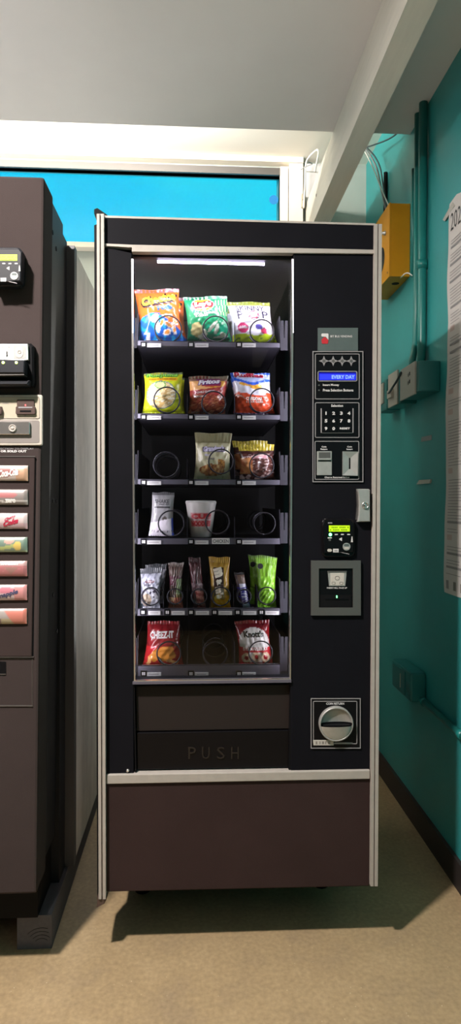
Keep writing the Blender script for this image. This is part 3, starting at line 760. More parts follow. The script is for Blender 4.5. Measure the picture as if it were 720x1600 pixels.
def a_lays(u, v):
    if v > .96: return hx('#2f7f5c')
    g = hx('#139a63') if v > .35 else hx('#0fa377')
    e_ = ell(u, v, .42, .79, .27, .165)
    if e_ < 1: return hx('#f8f4f0') if e_ > .86 else (hx('#c3202c') if abs(v-.785-.03*(u-.42)) < .085-.1*(u-.42)**2 else hx('#f5cb2f'))
    if e_ < 1.0: return white
    if u > .72 and v > .55 and v < .92 and sin(u*90+v*14) > .55: return hx('#dcefb0')
    for (a, b_, ra, rb, an) in ((.22, .26, .13, .15, .3), (.34, .16, .12, .10, .1), (.60, .30, .17, .035, .7), (.70, .26, .13, .04, 1.1), (.82, .15, .07, .05, 0), (.27, .11, .2, .03, -.4), (.75, .10, .2, .018, .1)):
        du, dv = u-a, v-b_; x = du*cos(an)+dv*sin(an); y = -du*sin(an)+dv*cos(an)
        if (x/ra)**2+(y/rb)**2 < 1+.3*bl1(u, v): return hx('#eef3df') if a > .3 else hx('#dccf8e')
    if v < .06: return hx('#0c6b48')
    return g
def a_skinny(u, v):
    if v > .90: return hx('#8f9a34') if v < .99 else hx('#6f7838')
    if v < .22+.02*sin(u*9): return hx('#b6cf12') if (bl3(u, v) > -.35 or v > .15) else hx('#5f8020')
    if ell(u, v, .25, .36, .13, .115) < 1: return hx('#c92f6a') if ell(u, v, .25, .36, .10, .09) > 1 or abs(v-.36) > .02 else hx('#f0c0d0')
    if ell(u, v, .63, .38, .085, .06) < 1: return hx('#5a4fa8')
    if ell(u, v, .76, .29, .09, .065) < 1: return hx('#c8305f')
    for r0, cc in ((1, '#e4718f'),):
        e_ = ell(u, v, .55, .655, .15, .125)
        if e_ < .42: return hx('#f2b0bd')
        if e_ < .62: return hx('#d0455f')
        if e_ < .74: return white
        if e_ < .95: return hx('#4d4a63')
    return hx('#f5f1fb')
def a_funyuns(u, v):
    if v > .95: return hx('#5c6a44')
    if .79 < v < .86 and .08 < u < .88: return hx('#f0b52a')
    e_ = ell(u, v, .45, .45, .40, .33)
    if e_ < 1:
        if e_ > .9: return hx('#3d6a80')
        if ell(u, v, .43, .68, .16, .11) < 1: return hx('#cfd39a') if ell(u, v, .43, .68, .12, .08) < 1 else hx('#6da04a')
        b0 = bl1(u, v); return hx('#e6d3a4') if b0 > .1 else (hx('#c9a76a') if b0 > -.22 else hx('#f2ead0'))
    if v < .07: return hx('#b7c416')
    return hx('#d6dd2a') if bl2(u, v) > -.3 else hx('#c2cf1e')
def a_fritos(u, v):
    if v > .93: return hx('#7d6f5c')
    if v > .62+.12*u*u and v < .86 and u < .97-.6*abs(v-.8):
        if .33 < u < .85 and ell(u, v, .55, .78, .40, .08) < 1: return hx('#8f3058') if v > .74 else hx('#c84a3a')
        return hx('#ecb070') if u < .55 else hx('#e2a540')
    if v > .86: return hx('#8a4a6a') if .2 < u < .8 else hx('#8a6a5a')
    if v < .5:
        b0 = bl1(u, v*1.2); return hx('#b5583c') if b0 > .15 else (hx('#8f3a2e') if b0 > -.25 else hx('#c97a55'))
    return hx('#a8383a') if bl2(u, v) > -.2 else hx('#b55048')
def a_ruffles(u, v):
    top = .80+.05*sin(u*7+1)
    if v > .985: return hx('#2a3f7a')
    if v > top-.07: return hx('#2f5fd0') if v < top or u < .12 or v > .96 else hx('#b7c3ee')
    if v > .47+.04*sin(u*8)+.04*bl1(u, v):
        if ell(u, v, .42, .72, .26, .06) < 1+.4*bl3(u, v) or ell(u, v, .60, .65, .17, .08) < 1: return hx('#eeb240') if bl3(u, v) > -.1 else hx('#d99430')
        return hx('#e6e4f2')
    if v < .05: return hx('#3a2f50')
    if abs(v-.33-.11*abs(sin(u*7+1))) < .012 and u < .28: return hx('#f5d8c8')
    return hx('#e2502c') if bl2(u, v) > -.4 else hx('#c83f24')
def a_cookie(u, v):
    if v > .78: return hx('#8e8563') if v < .985 else hx('#a89f7c')
    if ell(u, v, .5, .20, .36, .13) < 1+.3*bl1(u, v):
        b0 = bl3(u, v); return hx('#7d4a2c') if b0 > .15 else (hx('#a86e3e') if b0 > -.2 else hx('#caa06a'))
    if .64 < u < .85 and ell(u, v, .72, .32, .16, .12) < 1: return hx('#c98a45') if bl3(u, v) > 0 else hx('#8a5a30')
    if .2 < u < .85 and .58 < v < .70: return hx('#75697c')
    return hx('#cfc9a6') if bl2(u, v) > -.3 else hx('#b5ae88')
def a_peanut(u, v):
    if v > .82: return hx('#b2a02c') if bl2(u, v) > -.2 else hx('#c9b53a')
    if v > .74: return hx('#4a2a28')
    if u < .35 and v < .62 and v > .18: return hx('#e09a62') if bl2(u, v) > -.2 else hx('#c8744a')
    if abs(v-.66+.25*(u-.6)**2*2) < .05 and u > .25 and u < .8: return hx('#d8a0a8')
    b0 = bl1(u, v); return hx('#6a4038') if b0 > .05 else (hx('#4a2a28') if b0 > -.3 else hx('#c8a8a4'))
def a_shake(u, v):
    if v > .93: return hx('#6f6c70')
    if .63 < v < .675 and .12 < u < .85: return hx('#38363b')
    if v < .30+.12*u: 
        if v < .14 and v > .09 and bl3(u*2, v) > .1: return hx('#8a8090')
        return hx('#efe6f0') if u < .93 else hx('#5a6ae8')
    if ell(u, v, .62, .40, .10, .05) < 1: return hx('#5c5450')
    return hx('#a3a0a3')
def a_silver(u, v):
    if v > .86: return hx('#55565c')
    if ell(u, v, .46, .67, .24, .035) < 1: return hx('#6e3844')
    e_ = ell(u, v, .50, .28, .42, .25)
    if e_ < 1:
        if ell(u, v, .52, .40, .05, .035) < 1 or ell(u, v, .70, .43, .07, .04) < 1 or ell(u, v, .70, .29, .05, .03) < 1: return hx('#3a3342')
        if ell(u, v, .33, .22, .25, .16) < 1: return hx('#c0a890')
        if e_ > .72 and v > .32: return hx('#57525c')
        return hx('#d8d6e0')
    return hx('#c8c8d6') if bl2(u, v) > -.25 else hx('#8f90a0')
def a_brown(u, v):
    if v > .96: return hx('#8a7a74')
    if v > .72: return hx('#5c4842') if bl2(u, v) > -.2 else hx('#75605a')
    if v < .25: return hx('#b56a58') if (u > .45 or bl1(u, v) < 0) else hx('#d8b08a')
    if u > .55 and v < .66: return hx('#8a9a72') if v > .32 else hx('#7a6a3c')
    return hx('#5a2e3a') if v > .5 else hx('#55413c')
def a_maroon(u, v):
    if v > .50: return hx('#4a2428') if bl2(u, v) > -.3 else hx('#5f3236')
    if v > .36: return hx('#8a7478') if bl1(u, v) > -.1 else hx('#5a4044')
    if u > .3 and v > .03: return hx('#c8827c') if sin(v*52+u*3) > -.2 else hx('#9a4a48')
    return hx('#5a3a40')
def a_mm(u, v):
    if v < .20 or (u > .75 and v < .26): return hx('#f0a814')
    if ell(u, v, .47, .20, .28, .10) < 1: return hx('#e0c040') if u < .5 else hx('#8a6a20')
    if v > .82: return hx('#c79a3c') if bl2(u, v) > -.2 else hx('#b38634')
    if .17 < u < .72 and .17 < v < .80:
        return hx('#3a2420') if v > .44 else hx('#6a6252')
    return hx('#bf9538') if u < .85 else hx('#a87f30')
def a_snick(u, v):
    if v > .93: return hx('#2a2226')
    if u < .26: return hx('#4a3c40')
    if v > .70: return hx('#6a5348')
    if v < .03: return hx('#3a3460')
    return hx('#c9c8d8') if .30 < u < .97 else hx('#4a3a8a')
def a_green(u, v):
    if v > .97: return hx('#6f9a3a')
    if v > .62: return hx('#7fb82c') if bl2(u, v) > -.3 else hx('#93c648')
    if v < .36 and (v-.36)*(-1) < .02: return hx('#4a6a24')
    b0 = bl2(u*.8, v*1.0); return hx('#7cbc2a') if b0 > 0 else hx('#98d644')
def a_cheez(u, v):
    if v > .48: return hx('#8f2026') if bl2(u, v) > -.4 else hx('#7a1c20')
    for (a, b_, ra, rb, an) in ((.30, .27, .14, .12, .6), (.62, .33, .20, .16, .2), (.72, .13, .16, .04, -.3), (.15, .16, .05, .12, -.2)):
        du, dv = u-a, v-b_; x = du*cos(an)+dv*sin(an); y = -du*sin(an)+dv*cos(an)
        if max(abs(x/ra), abs(y/rb)) < 1+.15*bl1(u, v): return hx('#e08f3a') if b_ > .2 else hx('#f0b070')
    return hx('#b8242a')
def a_knott(u, v):
    if ell(u, v, .5, .52, .47, .34) < 1 and v > .44: return hx('#cfcac6')
    if v > .6: return hx('#7f161c') if v < .84 else hx('#6f1a20')
    if .33 < v <= .46: return hx('#c02430')
    if v <= .33 and v > .06:
        for a in (.22, .52, .80):
            e_ = ell(u, v, a, .18+.03*(a > .4), .14, .12)
            if e_ < .22: return hx('#a02028')
            if e_ < 1: return hx('#e6c9a8')
        return hx('#d8d0cc') if .3 < u < .7 else hx('#c83038')
    return hx('#b0202a')
G = 'snack packets in the coils of the machine'
BK = (.02, .02, .022)
T1 = .05
ch = bag('snack_bag', [(207.5, 446), (279, 443.7), (287, 532), (215, 531.5)], YP, T1, a_cheetos,
    [('Cheetos', .53, .775, .88, .24, '#3c1c1c', .20, .16, .1, 0, .0009), ('Cheetos', .52, .78, .80, .17, '#ffe22e', .20, .05, .1, 0, .0020), ('Puffs', .66, .61, .36, .085, '#2868b8', .12, .07, 0, 0, .0008)],
    'orange and blue bag of cheese puffs in the top left coil', 'snack bag', None, seed=1, back=hx('#c85a1a'))
copy_back(ch, .012, .062, -.004, 'second orange cheese puff bag behind the top left one')
la = bag('snack_bag', [(285.5, 458), (356, 455), (362.5, 531.5), (292, 531.5)], YP, T1, a_lays,
    [("Lay's", .42, .785, .40, .15, '#fdf8f6', .06, .08, .1, 0, .0010), ('SOUR CREAM', .43, .585, .5, .045, '#f4f4ee', .05, .05), ('& ONION', .36, .535, .3, .045, '#f4f4ee', .05, .05)],
    'green potato chip bag with yellow oval emblem in the top middle coil', 'snack bag', None, seed=2, back=hx('#0f6f4a'))
copy_back(la, .006, .062, -.004, 'second green potato chip bag behind the green one')
sk = bag('snack_bag', [(354.6, 465), (423.6, 465.5), (436, 536.5), (364.5, 535.5)], YP, T1, a_skinny,
    [('SKINNY', .50, .815, .68, .13, '#3c3850', -.02, .01), ('P', .23, .655, .13, .19, '#3c3850', 0, .01), ('P', .84, .655, .15, .17, '#3c3850', 0, .01), ('100', .25, .375, .15, .06, '#f4e0e8', 0, .05)],
    'white and lime popcorn bag in the top right coil', 'snack bag', None, seed=3, back=hx('#9aa860'))
copy_back(sk, -.004, .062, -.003, 'second lime topped popcorn bag behind the white popcorn bag')
fu = bag('snack_bag', [(223, 579), (285, 577.5), (288, 646), (220.5, 645)], YP, T1, a_funyuns,
    [('Funyuns', .47, .92, .84, .14, '#3a7f3a', 0, .10, .0, 0, .0005), ('Funyuns', .47, .92, .80, .12, '#8ad04a', 0, .04, 0, 0, .0011), ('ONION FLAVORED RINGS', .48, .825, .72, .035, '#8a5a18', 0, .03)],
    'yellow onion ring bag in the left coil of the second row', 'snack bag', None, seed=4, back=hx('#8a8a20'))
copy_back(fu, .004, .062, -.003, 'second yellow onion ring bag behind the front yellow one')
fr = bag('snack_bag', [(294.4, 583.7), (357.5, 583.7), (352.5, 647), (292.5, 647)], YP, T1, a_fritos,
    [('Fritos', .52, .83, .62, .15, '#5a2a8a', .08, .12, .25, 0, .0005), ('Fritos', .52, .83, .58, .13, '#f6eef6', .08, .05, .25, 0, .0011), ('CHILI CHEESE', .44, .565, .5, .05, '#f0e0dc', .08, .05), ('FLAVORED', .30, .45, .32, .035, '#f0e0dc', .06, .04), ('NET WT 2 OZ', .26, .07, .34, .035, '#e8d8d0', 0, .03)],
    'brown corn chip bag with yellow swoosh in the second row middle', 'snack bag', None, seed=5, back=hx('#6a3a30'))
copy_back(fr, .004, .062, -.003, 'second brown corn chip bag behind the corn chip bag')
ru = bag('snack_bag', [(360.6, 578), (423.7, 579), (432, 647), (365.6, 645.5)], YP, T1, a_ruffles,
    [('Ruffles', .46, .935, .78, .15, '#f4f0f8', -.02, .12, 0, 0, .0005), ('Ruffles', .46, .935, .74, .13, '#b02040', -.02, .05, 0, 0, .0011), ('CHEDDAR', .52, .355, .44, .075, '#f6e6dc', 0, .05), ('& SOUR CREAM', .52, .285, .44, .05, '#f6e6dc', 0, .03)],
    'blue, white and orange ridged chip bag in the second row right', 'snack bag', None, seed=6, back=hx('#3a4a90'))
copy_back(ru, .004, .062, -.003, 'second orange ridged chip bag behind the blue and orange one')
co = bag('cookie_bag', [(303.7, 674), (363.7, 675), (361, 749.5), (302.5, 749.5)], YP, .045, a_cookie,
    [("Grandma's", .52, .66, .6, .12, '#ded6f2', .06, .06, .3), ('Mini', .33, .52, .14, .05, '#ded6f2', 0, .03), ('COOKIES', .42, .44, .26, .04, '#6a6070', 0, .03)],
    'beige cookie bag with purple script in the third row middle', 'cookie bag', None, seed=7, back=hx('#8f8765'), seal=(.2, .05))
pe = bag('snack_bag', [(373, 693), (431, 692), (432, 751), (374.5, 750)], YP, .045, a_peanut,
    [('PLANTERS', .45, .66, .5, .05, '#f0d8d0', .1, .04)],
    'brown peanut packet with yellow header in the third row right', 'snack bag', None, seed=8, back=hx('#8f7f28'), seal=(.18, .05), crumple=.003)
copy_back(pe, -.013, .05, .014, 'second yellow topped peanut packet behind the brown peanut packet')
sh_ = bag('drink_mix_sachet', [(237, 769), (272, 769), (271.5, 838.5), (231.5, 837.5)], YP, .02, a_shake,
    [('SHAKE', .47, .79, .66, .09, '#55525a', 0, .02), ('MEAL', .6, .72, .5, .025, '#55525a', 0, .02)],
    'tall grey and white shake sachet in the fourth row left', 'sachet', None, seed=9, back=hx('#8a888a'), seal=(.03, .03), crumple=.0006)
si = bag('candy_pack', [(217.5, 890), (253.7, 888), (250, 952.5), (216, 952)], YP, .03, a_silver, [('Mini', .36, .595, .36, .07, '#6f6a78', 0, .03), ('OREO', .46, .672, .34, .035, '#e8d8dc', 0, .03)],
    'silver cookie pack with grey header at the fifth row left', 'snack pack', None, seed=10, seal=(.14, .06), pinch=.06)
copy_back(si, .010, .045, .006, 'second silver pack behind the silver cookie pack')
bag('candy_pack', [(261.5, 880.6), (287, 880.6), (286, 952), (262, 952)], YP, .026, a_brown, [], 'brown waisted candy pack second from left in the fifth row', 'snack pack', None, seed=11, pinch=.18, seal=(.1, .05))
bag('candy_pack', [(293.5, 872), (313, 873), (322, 953), (302, 953)], YP, .026, a_maroon, [], 'dark maroon candy pack left of the yellow candy pack', 'snack pack', None, seed=12, pinch=.04, seal=(.1, .05))
bag('candy_pack', [(326, 871.5), (360, 872), (361, 953), (327.5, 953)], YP, .03, a_mm, [('m', .43, .71, .42, .19, '#f6ead8', -1.3, .08), ('&', .47, .53, .28, .13, '#f6ead8', -1.25, .08), ("m's", .47, .33, .55, .17, '#f6ead8', -1.4, .08)],
    'yellow peanut candy pack in the middle of the fifth row', 'snack pack', None, seed=13, pinch=.10, seal=(.12, .05))
bag('chocolate_bar', [(366, 896), (382, 896), (392, 951), (375, 951.5)], YP, .02, a_snick, [('SNICKERS', .60, .36, 1.7, .34, '#3a2f90', 1.5708, .05)],
    'narrow chocolate bar with purple lettering in the fifth row', 'chocolate bar', None, seed=14, seal=(.05, .04), crumple=.0008)
gr = bag('candy_pack', [(400.6, 870.6), (435, 872), (433, 951), (402, 950)], YP, .03, a_green, [],
    'bright green candy pack at the fifth row right', 'snack pack', None, seed=15, pinch=.10, seal=(.14, .05))
m_ = MB(); p = atY(407, 885, YP+.008)
m_.lathe([(.0075, 0), (.0075, -.002)], p.x, YP+.016, p.z, 'ink_black', seg=20)
ORG[gr.name] = Vector(gr.location); m_.build('round_sticker', gr)
g2 = copy_back(gr, -.016, .05, 0, 'second green candy pack behind the bright green one')
for cch in list(gr.children):
    c2 = cch.copy(); COL.objects.link(c2); c2.parent = g2
cz = bag('snack_bag', [(229, 974), (280, 974), (287, 1044.5), (221, 1045)], YP, .045, a_cheez, [('CHEEZ-IT', .46, .72, .72, .15, '#d8d0cc', .03, .05)],
    'dark red cheese cracker bag in the bottom left coil', 'snack bag', None, seed=16, back=hx('#5a1418'))
kn = bag('snack_bag', [(367, 974), (423, 972), (428.5, 1044), (374, 1042)], YP, .045, a_knott, [("Knott's", .50, .72, .60, .14, '#1c1818', 0, .05), ('STRAWBERRY', .52, .40, .78, .075, '#f4ece8', .02, .04)],
    'red and white strawberry shortbread bag in the bottom right coil', 'snack bag', None, seed=17, back=hx('#5a1418'))
# noodle cup
p1, p2 = atY(313.8, 783, YP+.03), atY(313.8, 839, YP+.03)
rt_, rb_ = 24.2/FPX*(YP+.03), 16.4/FPX*(YP+.03); hh = p1.z-p2.z
cy_ = YP+.034
cup = thing('noodle_cup', (p2.x, cy_, p2.z), 'white foam cup of noodles with red block lettering in the fourth row', 'noodle cup')
m_ = MB()
m_.lathe([(rb_*.9, 0), (rb_, .001), (rb_+(rt_-rb_)*.86, hh*.88), (rt_*.985, hh*.93), (rt_, hh*.95), (rt_, hh*.985), (rt_*.96, hh)], p2.x, cy_, p2.z, 'cup', axis='Z', seg=40)
def cupmap(a0, w_, z0, h_):
    def fn(u, v):
        z = z0+(v)*h_; rad = rb_+(rt_-rb_)*.86*(z/hh/.88)+.0004; an = -pi/2+a0+(u-.5)*w_
        return (p2.x+rad*cos(an), cy_+rad*sin(an), p2.z+z)
    return fn
for row, (z0, word) in enumerate(((.50, 'CUP'), (.30, 'NOODLES'))):
    f_ = cupmap(.0, 1.75-.1*(row == 0), hh*z0, hh*.17); vs = []; fs = []
    for i in range(17):
        for j in range(2): vs.append(f_(i/16, j*1.06))
    for i in range(16): fs.append((2*i, 2*i+2, 2*i+3, 2*i+1))
    m_.add(vs, fs, 'cup_pink')if 'cup_pink' in M else None
    gv, gf = glyphs(word, .06, 0, 2)
    f2 = cupmap(.0, 1.6-.1*(row == 0), hh*(z0+.012), hh*.145)
    def f3(u, v): q = f2(u, v); dx_, dy_ = q[0]-p2.x, q[1]-cy_; return (p2.x+dx_*1.012, cy_+dy_*1.012, q[2])
    m_.add([f3(a, c_) for a, c_ in gv], gf, 'red')
m_.build('cup_body', cup)
MB().lathe([(rt_*.95, 0), (rt_*.95, .001), (rt_*.3, .002)], p2.x, cy_, p2.z+hh, 'paper', axis='Z', seg=32).build('lid', cup)

# ================================================================== SODA MACHINE (left)
YL = 1.52
def LP(px, py): return atY(px, py, YL)
lt, lb = LP(69, 276), LP(57, 1397)
zl0 = lb.z; LXL = -1.22
so = thing('soda_vending_machine', (-.8, YL+.4, zl0), 'dark brown soda vending machine at the left with a column of drink buttons', 'vending machine')
m_ = MB()   # the door slab
ztl = lt.z
m_.prism([(LXL, zl0), (lb.x, zl0), (lt.x, ztl), (LXL, ztl)], YL, YL+.095, 'soda_black')
m_.build('door', so, bevel=.006)
m_ = MB(); dxl = .018
m_.prism([(LXL, zl0+.01), (lb.x-.012, zl0+.01), (lt.x-.008, ztl-.004), (LXL, ztl-.004)], YL+.102, YL+.25, 'soda_side')
for yy, zz in ((YL+.13, ztl-.075), (YL+.17, ztl-.1), (YL+.13, 1.14), (YL+.17, 1.14), (YL+.13, .9), (YL+.17, .8)):
    m_.lathe([(.006, 0), (.006, .002)], lt.x-.010, yy, zz, 'flat_black', axis='X', seg=12)
m_.prism([(LXL, zl0+.01), (lb.x-.03, zl0+.01), (lt.x-.03, ztl-.004), (LXL, ztl-.004)], YL+.092, YL+.105, 'flat_black')
m_.build('door_frame', so)
m_ = MB()
xs = -.345
m_.prism([(LXL+.01, .088), (xs-.028, .088), (xs-.02, ztl-.02), (LXL+.01, ztl-.02)], YL+.25, YL+.33, 'soda_side')
m_.prism([(xs-.1, .088), (xs-.002, .088), (xs+.002, ztl-.03), (xs-.1, ztl-.03)], YL+.325, YL+.36, 'flange_grey')
m_.build('cabinet_flange', so)
m_ = MB(); m_.prism([(LXL+.02, .088), (xs-.006, .088), (xs, ztl-.035), (LXL+.02, ztl-.035)], YL+.36, YL+1.15, 'steel')
m_.build('cabinet', so)
MB().box(LXL+.05, xs-.05, YL+.1, YL+1.0, .09, zl0+.012, 'flat_black').build('base_frame', so)
# --- fittings, all on plane YL
F = YL
def lpan(pts, d, m, t=0): return MB().pp(pts, F-d, d+.001, m, taper=t)
reader(-6, 397.2, 1.0, F, so, body='soda_side', led=False, dep=.045)
m_ = MB(); m_.pp([(-40, 604), (51, 604), (53, 598), (52, 540), (48, 536), (-40, 536)], F-.022, .022, 'flat_black', taper=.004)
m_.pp([(-40, 602), (44, 602), (46, 594), (-40, 592)], F-.040, .022, 'soda_side', taper=.003)
m_.pp([(-40, 583), (37.5, 583), (38.5, 563), (-40, 560)], F-.052, .035, 'soda_side', taper=.002)
m_.pp([(-40, 587), (37.5, 586), (37.5, 584.5), (-40, 584.5)], F-.050, .03, 'silver_dark')
lba = m_.build('bill_acceptor', so)
m_ = MB(); m_.pp([(-40, 563), (37, 562.6), (43.8, 562), (43, 537.5), (-40, 537)], F-.030, .01, 'paper')
m_.pp([(21.5, 560), (36.8, 561), (40, 559), (40, 541), (36.8, 539.5), (21.5, 539.5)], F-.0306, .001, 'plate'); m_.pr(23.5, 541, 36, 558.5, F-.0312, .001, 'outlet', r=5.5); m_.ring(27.4, 547.5, 33, 552.5, .8, F-.0318, .001, 'panel_grey', r=2.4)
m_.ptext('INSERT BILL', 9.5, 542, 16, 2, F-.0312, 'ink_grey', bold=.01); m_.ptext('FACE UP', 10.5, 545.6, 11, 2, F-.0312, 'ink_grey', bold=.01)
m_.pp([(9.8, 556.5), (11.4, 556.5), (11.4, 549), (9.8, 549)], F-.0312, .001, 'ink_black'); m_.pp([(9, 554.5), (10.6, 558), (12.2, 554.5)], F-.0313, .001, 'ink_black')
m_.build('instruction_label', lba)
for px_ in (5, 25.5):
    p = atY(px_, 566.6, F-.0525); MB().lathe([(.0032, 0), (.0028, -.0016), (.0008, -.002)], p.x, F-.0525, p.z, 'led_lime', seg=12).build('status_light', lba)
m_ = MB(); m_.pp(rr(-60, 616.7, 66, 696, 3), F-.006, .006, 'panel_beige', taper=.0015); m_.pp(rr(-60, 620, 62, 654, 3), F-.0068, .001, 'panel_beige2'); m_.ring(-60, 620, 62, 654, .6, F-.0072, .001, 'panel_grey', r=3)
m_.pp(rr(-60, 656.6, 61.5, 692, 3), F-.0066, .001, 'panel_grey')
m_.ptext('INSERT COINS', 9, 627.4, 18, 1.8, F-.0071, 'ink_grey', bold=.01); m_.ptext('HERE', 9, 630.2, 9, 1.8, F-.0071, 'ink_grey', bold=.01)
cp = m_.build('coin_panel', so)
m_ = MB(); m_.pp(rr(-50, 659, 46.4, 678.8, 1.5), F-.014, .009, 'chrome', taper=.001)
p = atY(19.8, 669.2, F-.014); m_.lathe([(.0085, 0), (.0085, -.003), (.0068, -.0036), (.006, -.002), (.0038, -.002), (.0036, -.003), (.001, -.0031)], p.x, F-.014, p.z, 'silver', seg=24)
m_.build('lock_bar', cp)
m_ = MB(); m_.pp(rr(26.2, 624.2, 53.6, 640, 1.5), F-.010, .004, 'slot_brown', taper=.001); m_.pp(rr(24.4, 635, 55, 647.4, 1.8), F-.013, .006, 'slot_brown', taper=.001); m_.pr(31, 641, 48.5, 643.6, F-.0136, .001, 'flat_black'); m_.pr(28.6, 635.6, 50.4, 637.6, F-.0136, .001, 'ink_grey')
m_.pr(38.8, 631.8, 40.8, 634.2, F-.0106, .001, 'led_red', r=.9); m_.pr(37.6, 648.8, 41, 650, F-.0076, .001, 'ink_grey'); m_.build('coin_slot', cp)
m_ = MB(); m_.pp([(-9, 649), (2, 648), (3.5, 641), (2, 635), (-9, 634)], F-.016, .01, 'slot_brown', taper=.002); m_.build('coin_return_knob', cp)
m_ = MB(); m_.ptext('PRESS SELECTION TO DISPLAY', 15, 701, 76, 3, F-.0006, 'ink_grey', bold=.01); m_.ptext('PRICE OR SOLD OUT', 12.5, 705, 58, 3.6, F-.0006, 'ink_white', bold=.06)
m_.build('instruction_text', so)
# selection panel
m_ = MB(); m_.pp([(-60, 1026), (49.4, 1026), (54.4, 714.5), (-60, 713)], F-.005, .005, 'panel_brown', taper=.0015); m_.pr(-60, 712.6, 54.6, 714, F-.0065, .004, 'silver_dark'); m_.pr(-60, 1026.2, 52.5, 1027.4, F-.004, .004, 'silver_dark')
m_.pp([(50.6, 1026), (52.2, 1026), (56.6, 716), (55, 716)], F-.0006, .001, 'flat_black')
spn = m_.build('selection_panel', so)
def a_coke(u, v):
    if abs(v-.5-.3*(u-.5)) < .34*(1-((u-.55)/.32)**2) : return hx('#8f3a38')
    return hx('#c9b8b0') if (u < .8 or v > .8) else hx('#c99a74')
def a_zero(u, v):
    if ell(u, v, .62, .64, .2, .22) < 1: return hx('#a84a50')
    if v < .26-.0*u and abs(v-.2-.22*abs(u-.6)) < .045: return hx('#d8d4d0')
    return hx('#706c6a')
def a_cherry(u, v): return hx('#c9b9bb') if v > .38 else hx('#bf9aa2')
def a_lemon(u, v):
    if ell(u, v, .83, .42, .07, .3) < 1: return hx('#e0c040')
    if abs(v-.25-.8*(u-.55)) < .12 and .5 < u < .85: return hx('#a8b85a')
    if ell(u, v, .68, .72, .09, .16) < 1: return hx('#c89a8a')
    return hx('#4a7a68') if v > .12 else hx('#8aa880')
def a_redb(u, v):
    if v > .72: return hx('#b08a8a')
    if abs(u-.72) < .14*(v-.15)/.5 and v < .62 and v > .15: return hx('#8f5a50')
    return hx('#a84a52') if bl2(u, v) > -.4 else hx('#b8646a')
def a_snap(u, v):
    if ell(u, v, .62, .66, .17, .2) < 1: return hx('#c8607a')
    return hx('#c97a7c') if u > .78 else hx('#cdb4b8')
def a_tea(u, v):
    if u > .78-.2*v: return hx('#c8604a')
    if v < .4 and u < .55: return hx('#5a3230')
    return hx('#9a9490') if v > .35 else hx('#a89a70')
btn = [((727.8, 751), a_coke, [('Coca-Cola', .665, .52, .35, .5, '#f0e8e4', .08, .05, .3)]), ((765, 788.4), a_zero, [('zero', .70, .25, .19, .26, '#f0eeec', 0, .06)]),
       ((801.8, 826), a_cherry, [('Cherry', .70, .70, .20, .24, '#a83a50', .15, .05, .2), ('Coke', .71, .42, .27, .36, '#b03048', .12, .06, .3)]), ((839, 862.2), a_lemon, []),
       ((876, 900), a_redb, [('CRANBERRY', .68, .82, .36, .14, '#f0e4e0', 0, .05)]), ((913, 937.2), a_snap, [('Snapple', .65, .38, .40, .42, '#4a4a66', .18, .05, .1)]), ((950, 974.2), a_tea, [])]
for (y0, y1), art, txs in btn:
    xr_ = 45.2-(y0-727)*.008; xl_ = -42
    A, B_ = atY(xl_, y1, F), atY(xr_, y0, F); m_ = MB(); nu, nv = 60, 12
    def bp(u, v, e=0):
        x = A.x+(B_.x-A.x)*u; z = A.z+(B_.z-A.z)*v
        return (x, F-.009-.006*sin(pi*min(1, max(0, v)))**.7*min(1, 14*(1-u)+.15)-e, z)
    vs = [bp(i/nu, j/nv) for j in range(nv+1) for i in range(nu+1)]; wash = lambda c: tuple(a*.68+b_*.32 for a, b_ in zip(c, (.36, .31, .29)))
    cs = [wash(art(i/nu, j/nv)) for j in range(nv+1) for i in range(nu+1)]
    fs = [(j*(nu+1)+i, j*(nu+1)+i+1, (j+1)*(nu+1)+i+1, (j+1)*(nu+1)+i) for j in range(nv) for i in range(nu)]
    m_.add(vs, fs, 'vinyl', True, cs)
    m_.box(A.x, B_.x, F-.009, F-.004, A.z, B_.z, 'outlet')
    for tx in txs:
        s_, cu, cv, w_, h_, colr = tx[:6]; rot = tx[6]; gv, gf = glyphs(s_, tx[7], tx[8] if len(tx) > 8 else 0, 1); vs = []
        for a, c_ in gv:
            vs.append(bp(cu+(a-.5)*w_, cv+(c_-.5)*h_+(a-.5)*rot*2.2, .0006))
        m_.add(vs, gf, 'vinyl', False, [hx(colr)]*len(vs))
    m_.build('drink_button', spn)
m_ = MB(); m_.ring(-60, 1029, 50.6, 1102.6, .7, F-.0012, .0015, 'silver_dark'); m_.pr(-60, 1034, 9.2, 1052.5, F-.0014, .002, 'flat_black', r=1); m_.pr(-60, 1053, 9, 1054.2, F-.002, .002, 'silver_dark'); m_.pr(-60, 1102.8, 51, 1104, F-.0022, .003, 'silver_dark')
m_.build('change_door', so)

# wooden skid under the soda machine
def skid(x0, x1, label, photo=True):
    m_ = MB(); yf = 1.62
    m_.box(x0, x1, yf, 2.75, 0, .089, 'skid')
    o = m_.build('wood_skid', bevel=.003); return o
q = atZ(27, 1483, 0); q2 = atZ(80.5, 1483, 0); yf = (q.y+q2.y)/2
m_ = MB(); m_.box(q.x, q2.x, yf, 2.8, 0, .0865, 'skid')
cxr, czr = q.x+.062, -.012
for rr_ in (.022, .031, .040, .049):
    pts = []
    for i in range(13):
        a = radians(50+i*7.2); x = cxr+rr_*cos(a); z = .005+rr_*sin(a)
        if q.x+.012 < x < q2.x-.004 and z > .003: pts.append((x, yf-.0002, z))
    if len(pts) > 2: m_.tube(pts, .0009, 'ink_black', seg=5)
tag(m_.build('wood_skid', bevel=.002), 'dark grey painted timber skid under the soda machine, growth rings on its end', 'skid')
m_ = MB(); m_.box(-1.15, -1.06, yf, 2.8, 0, .0865, 'skid')
tag(m_.build('wood_skid', bevel=.002), 'dark timber skid under the far left side of the soda machine', 'skid')

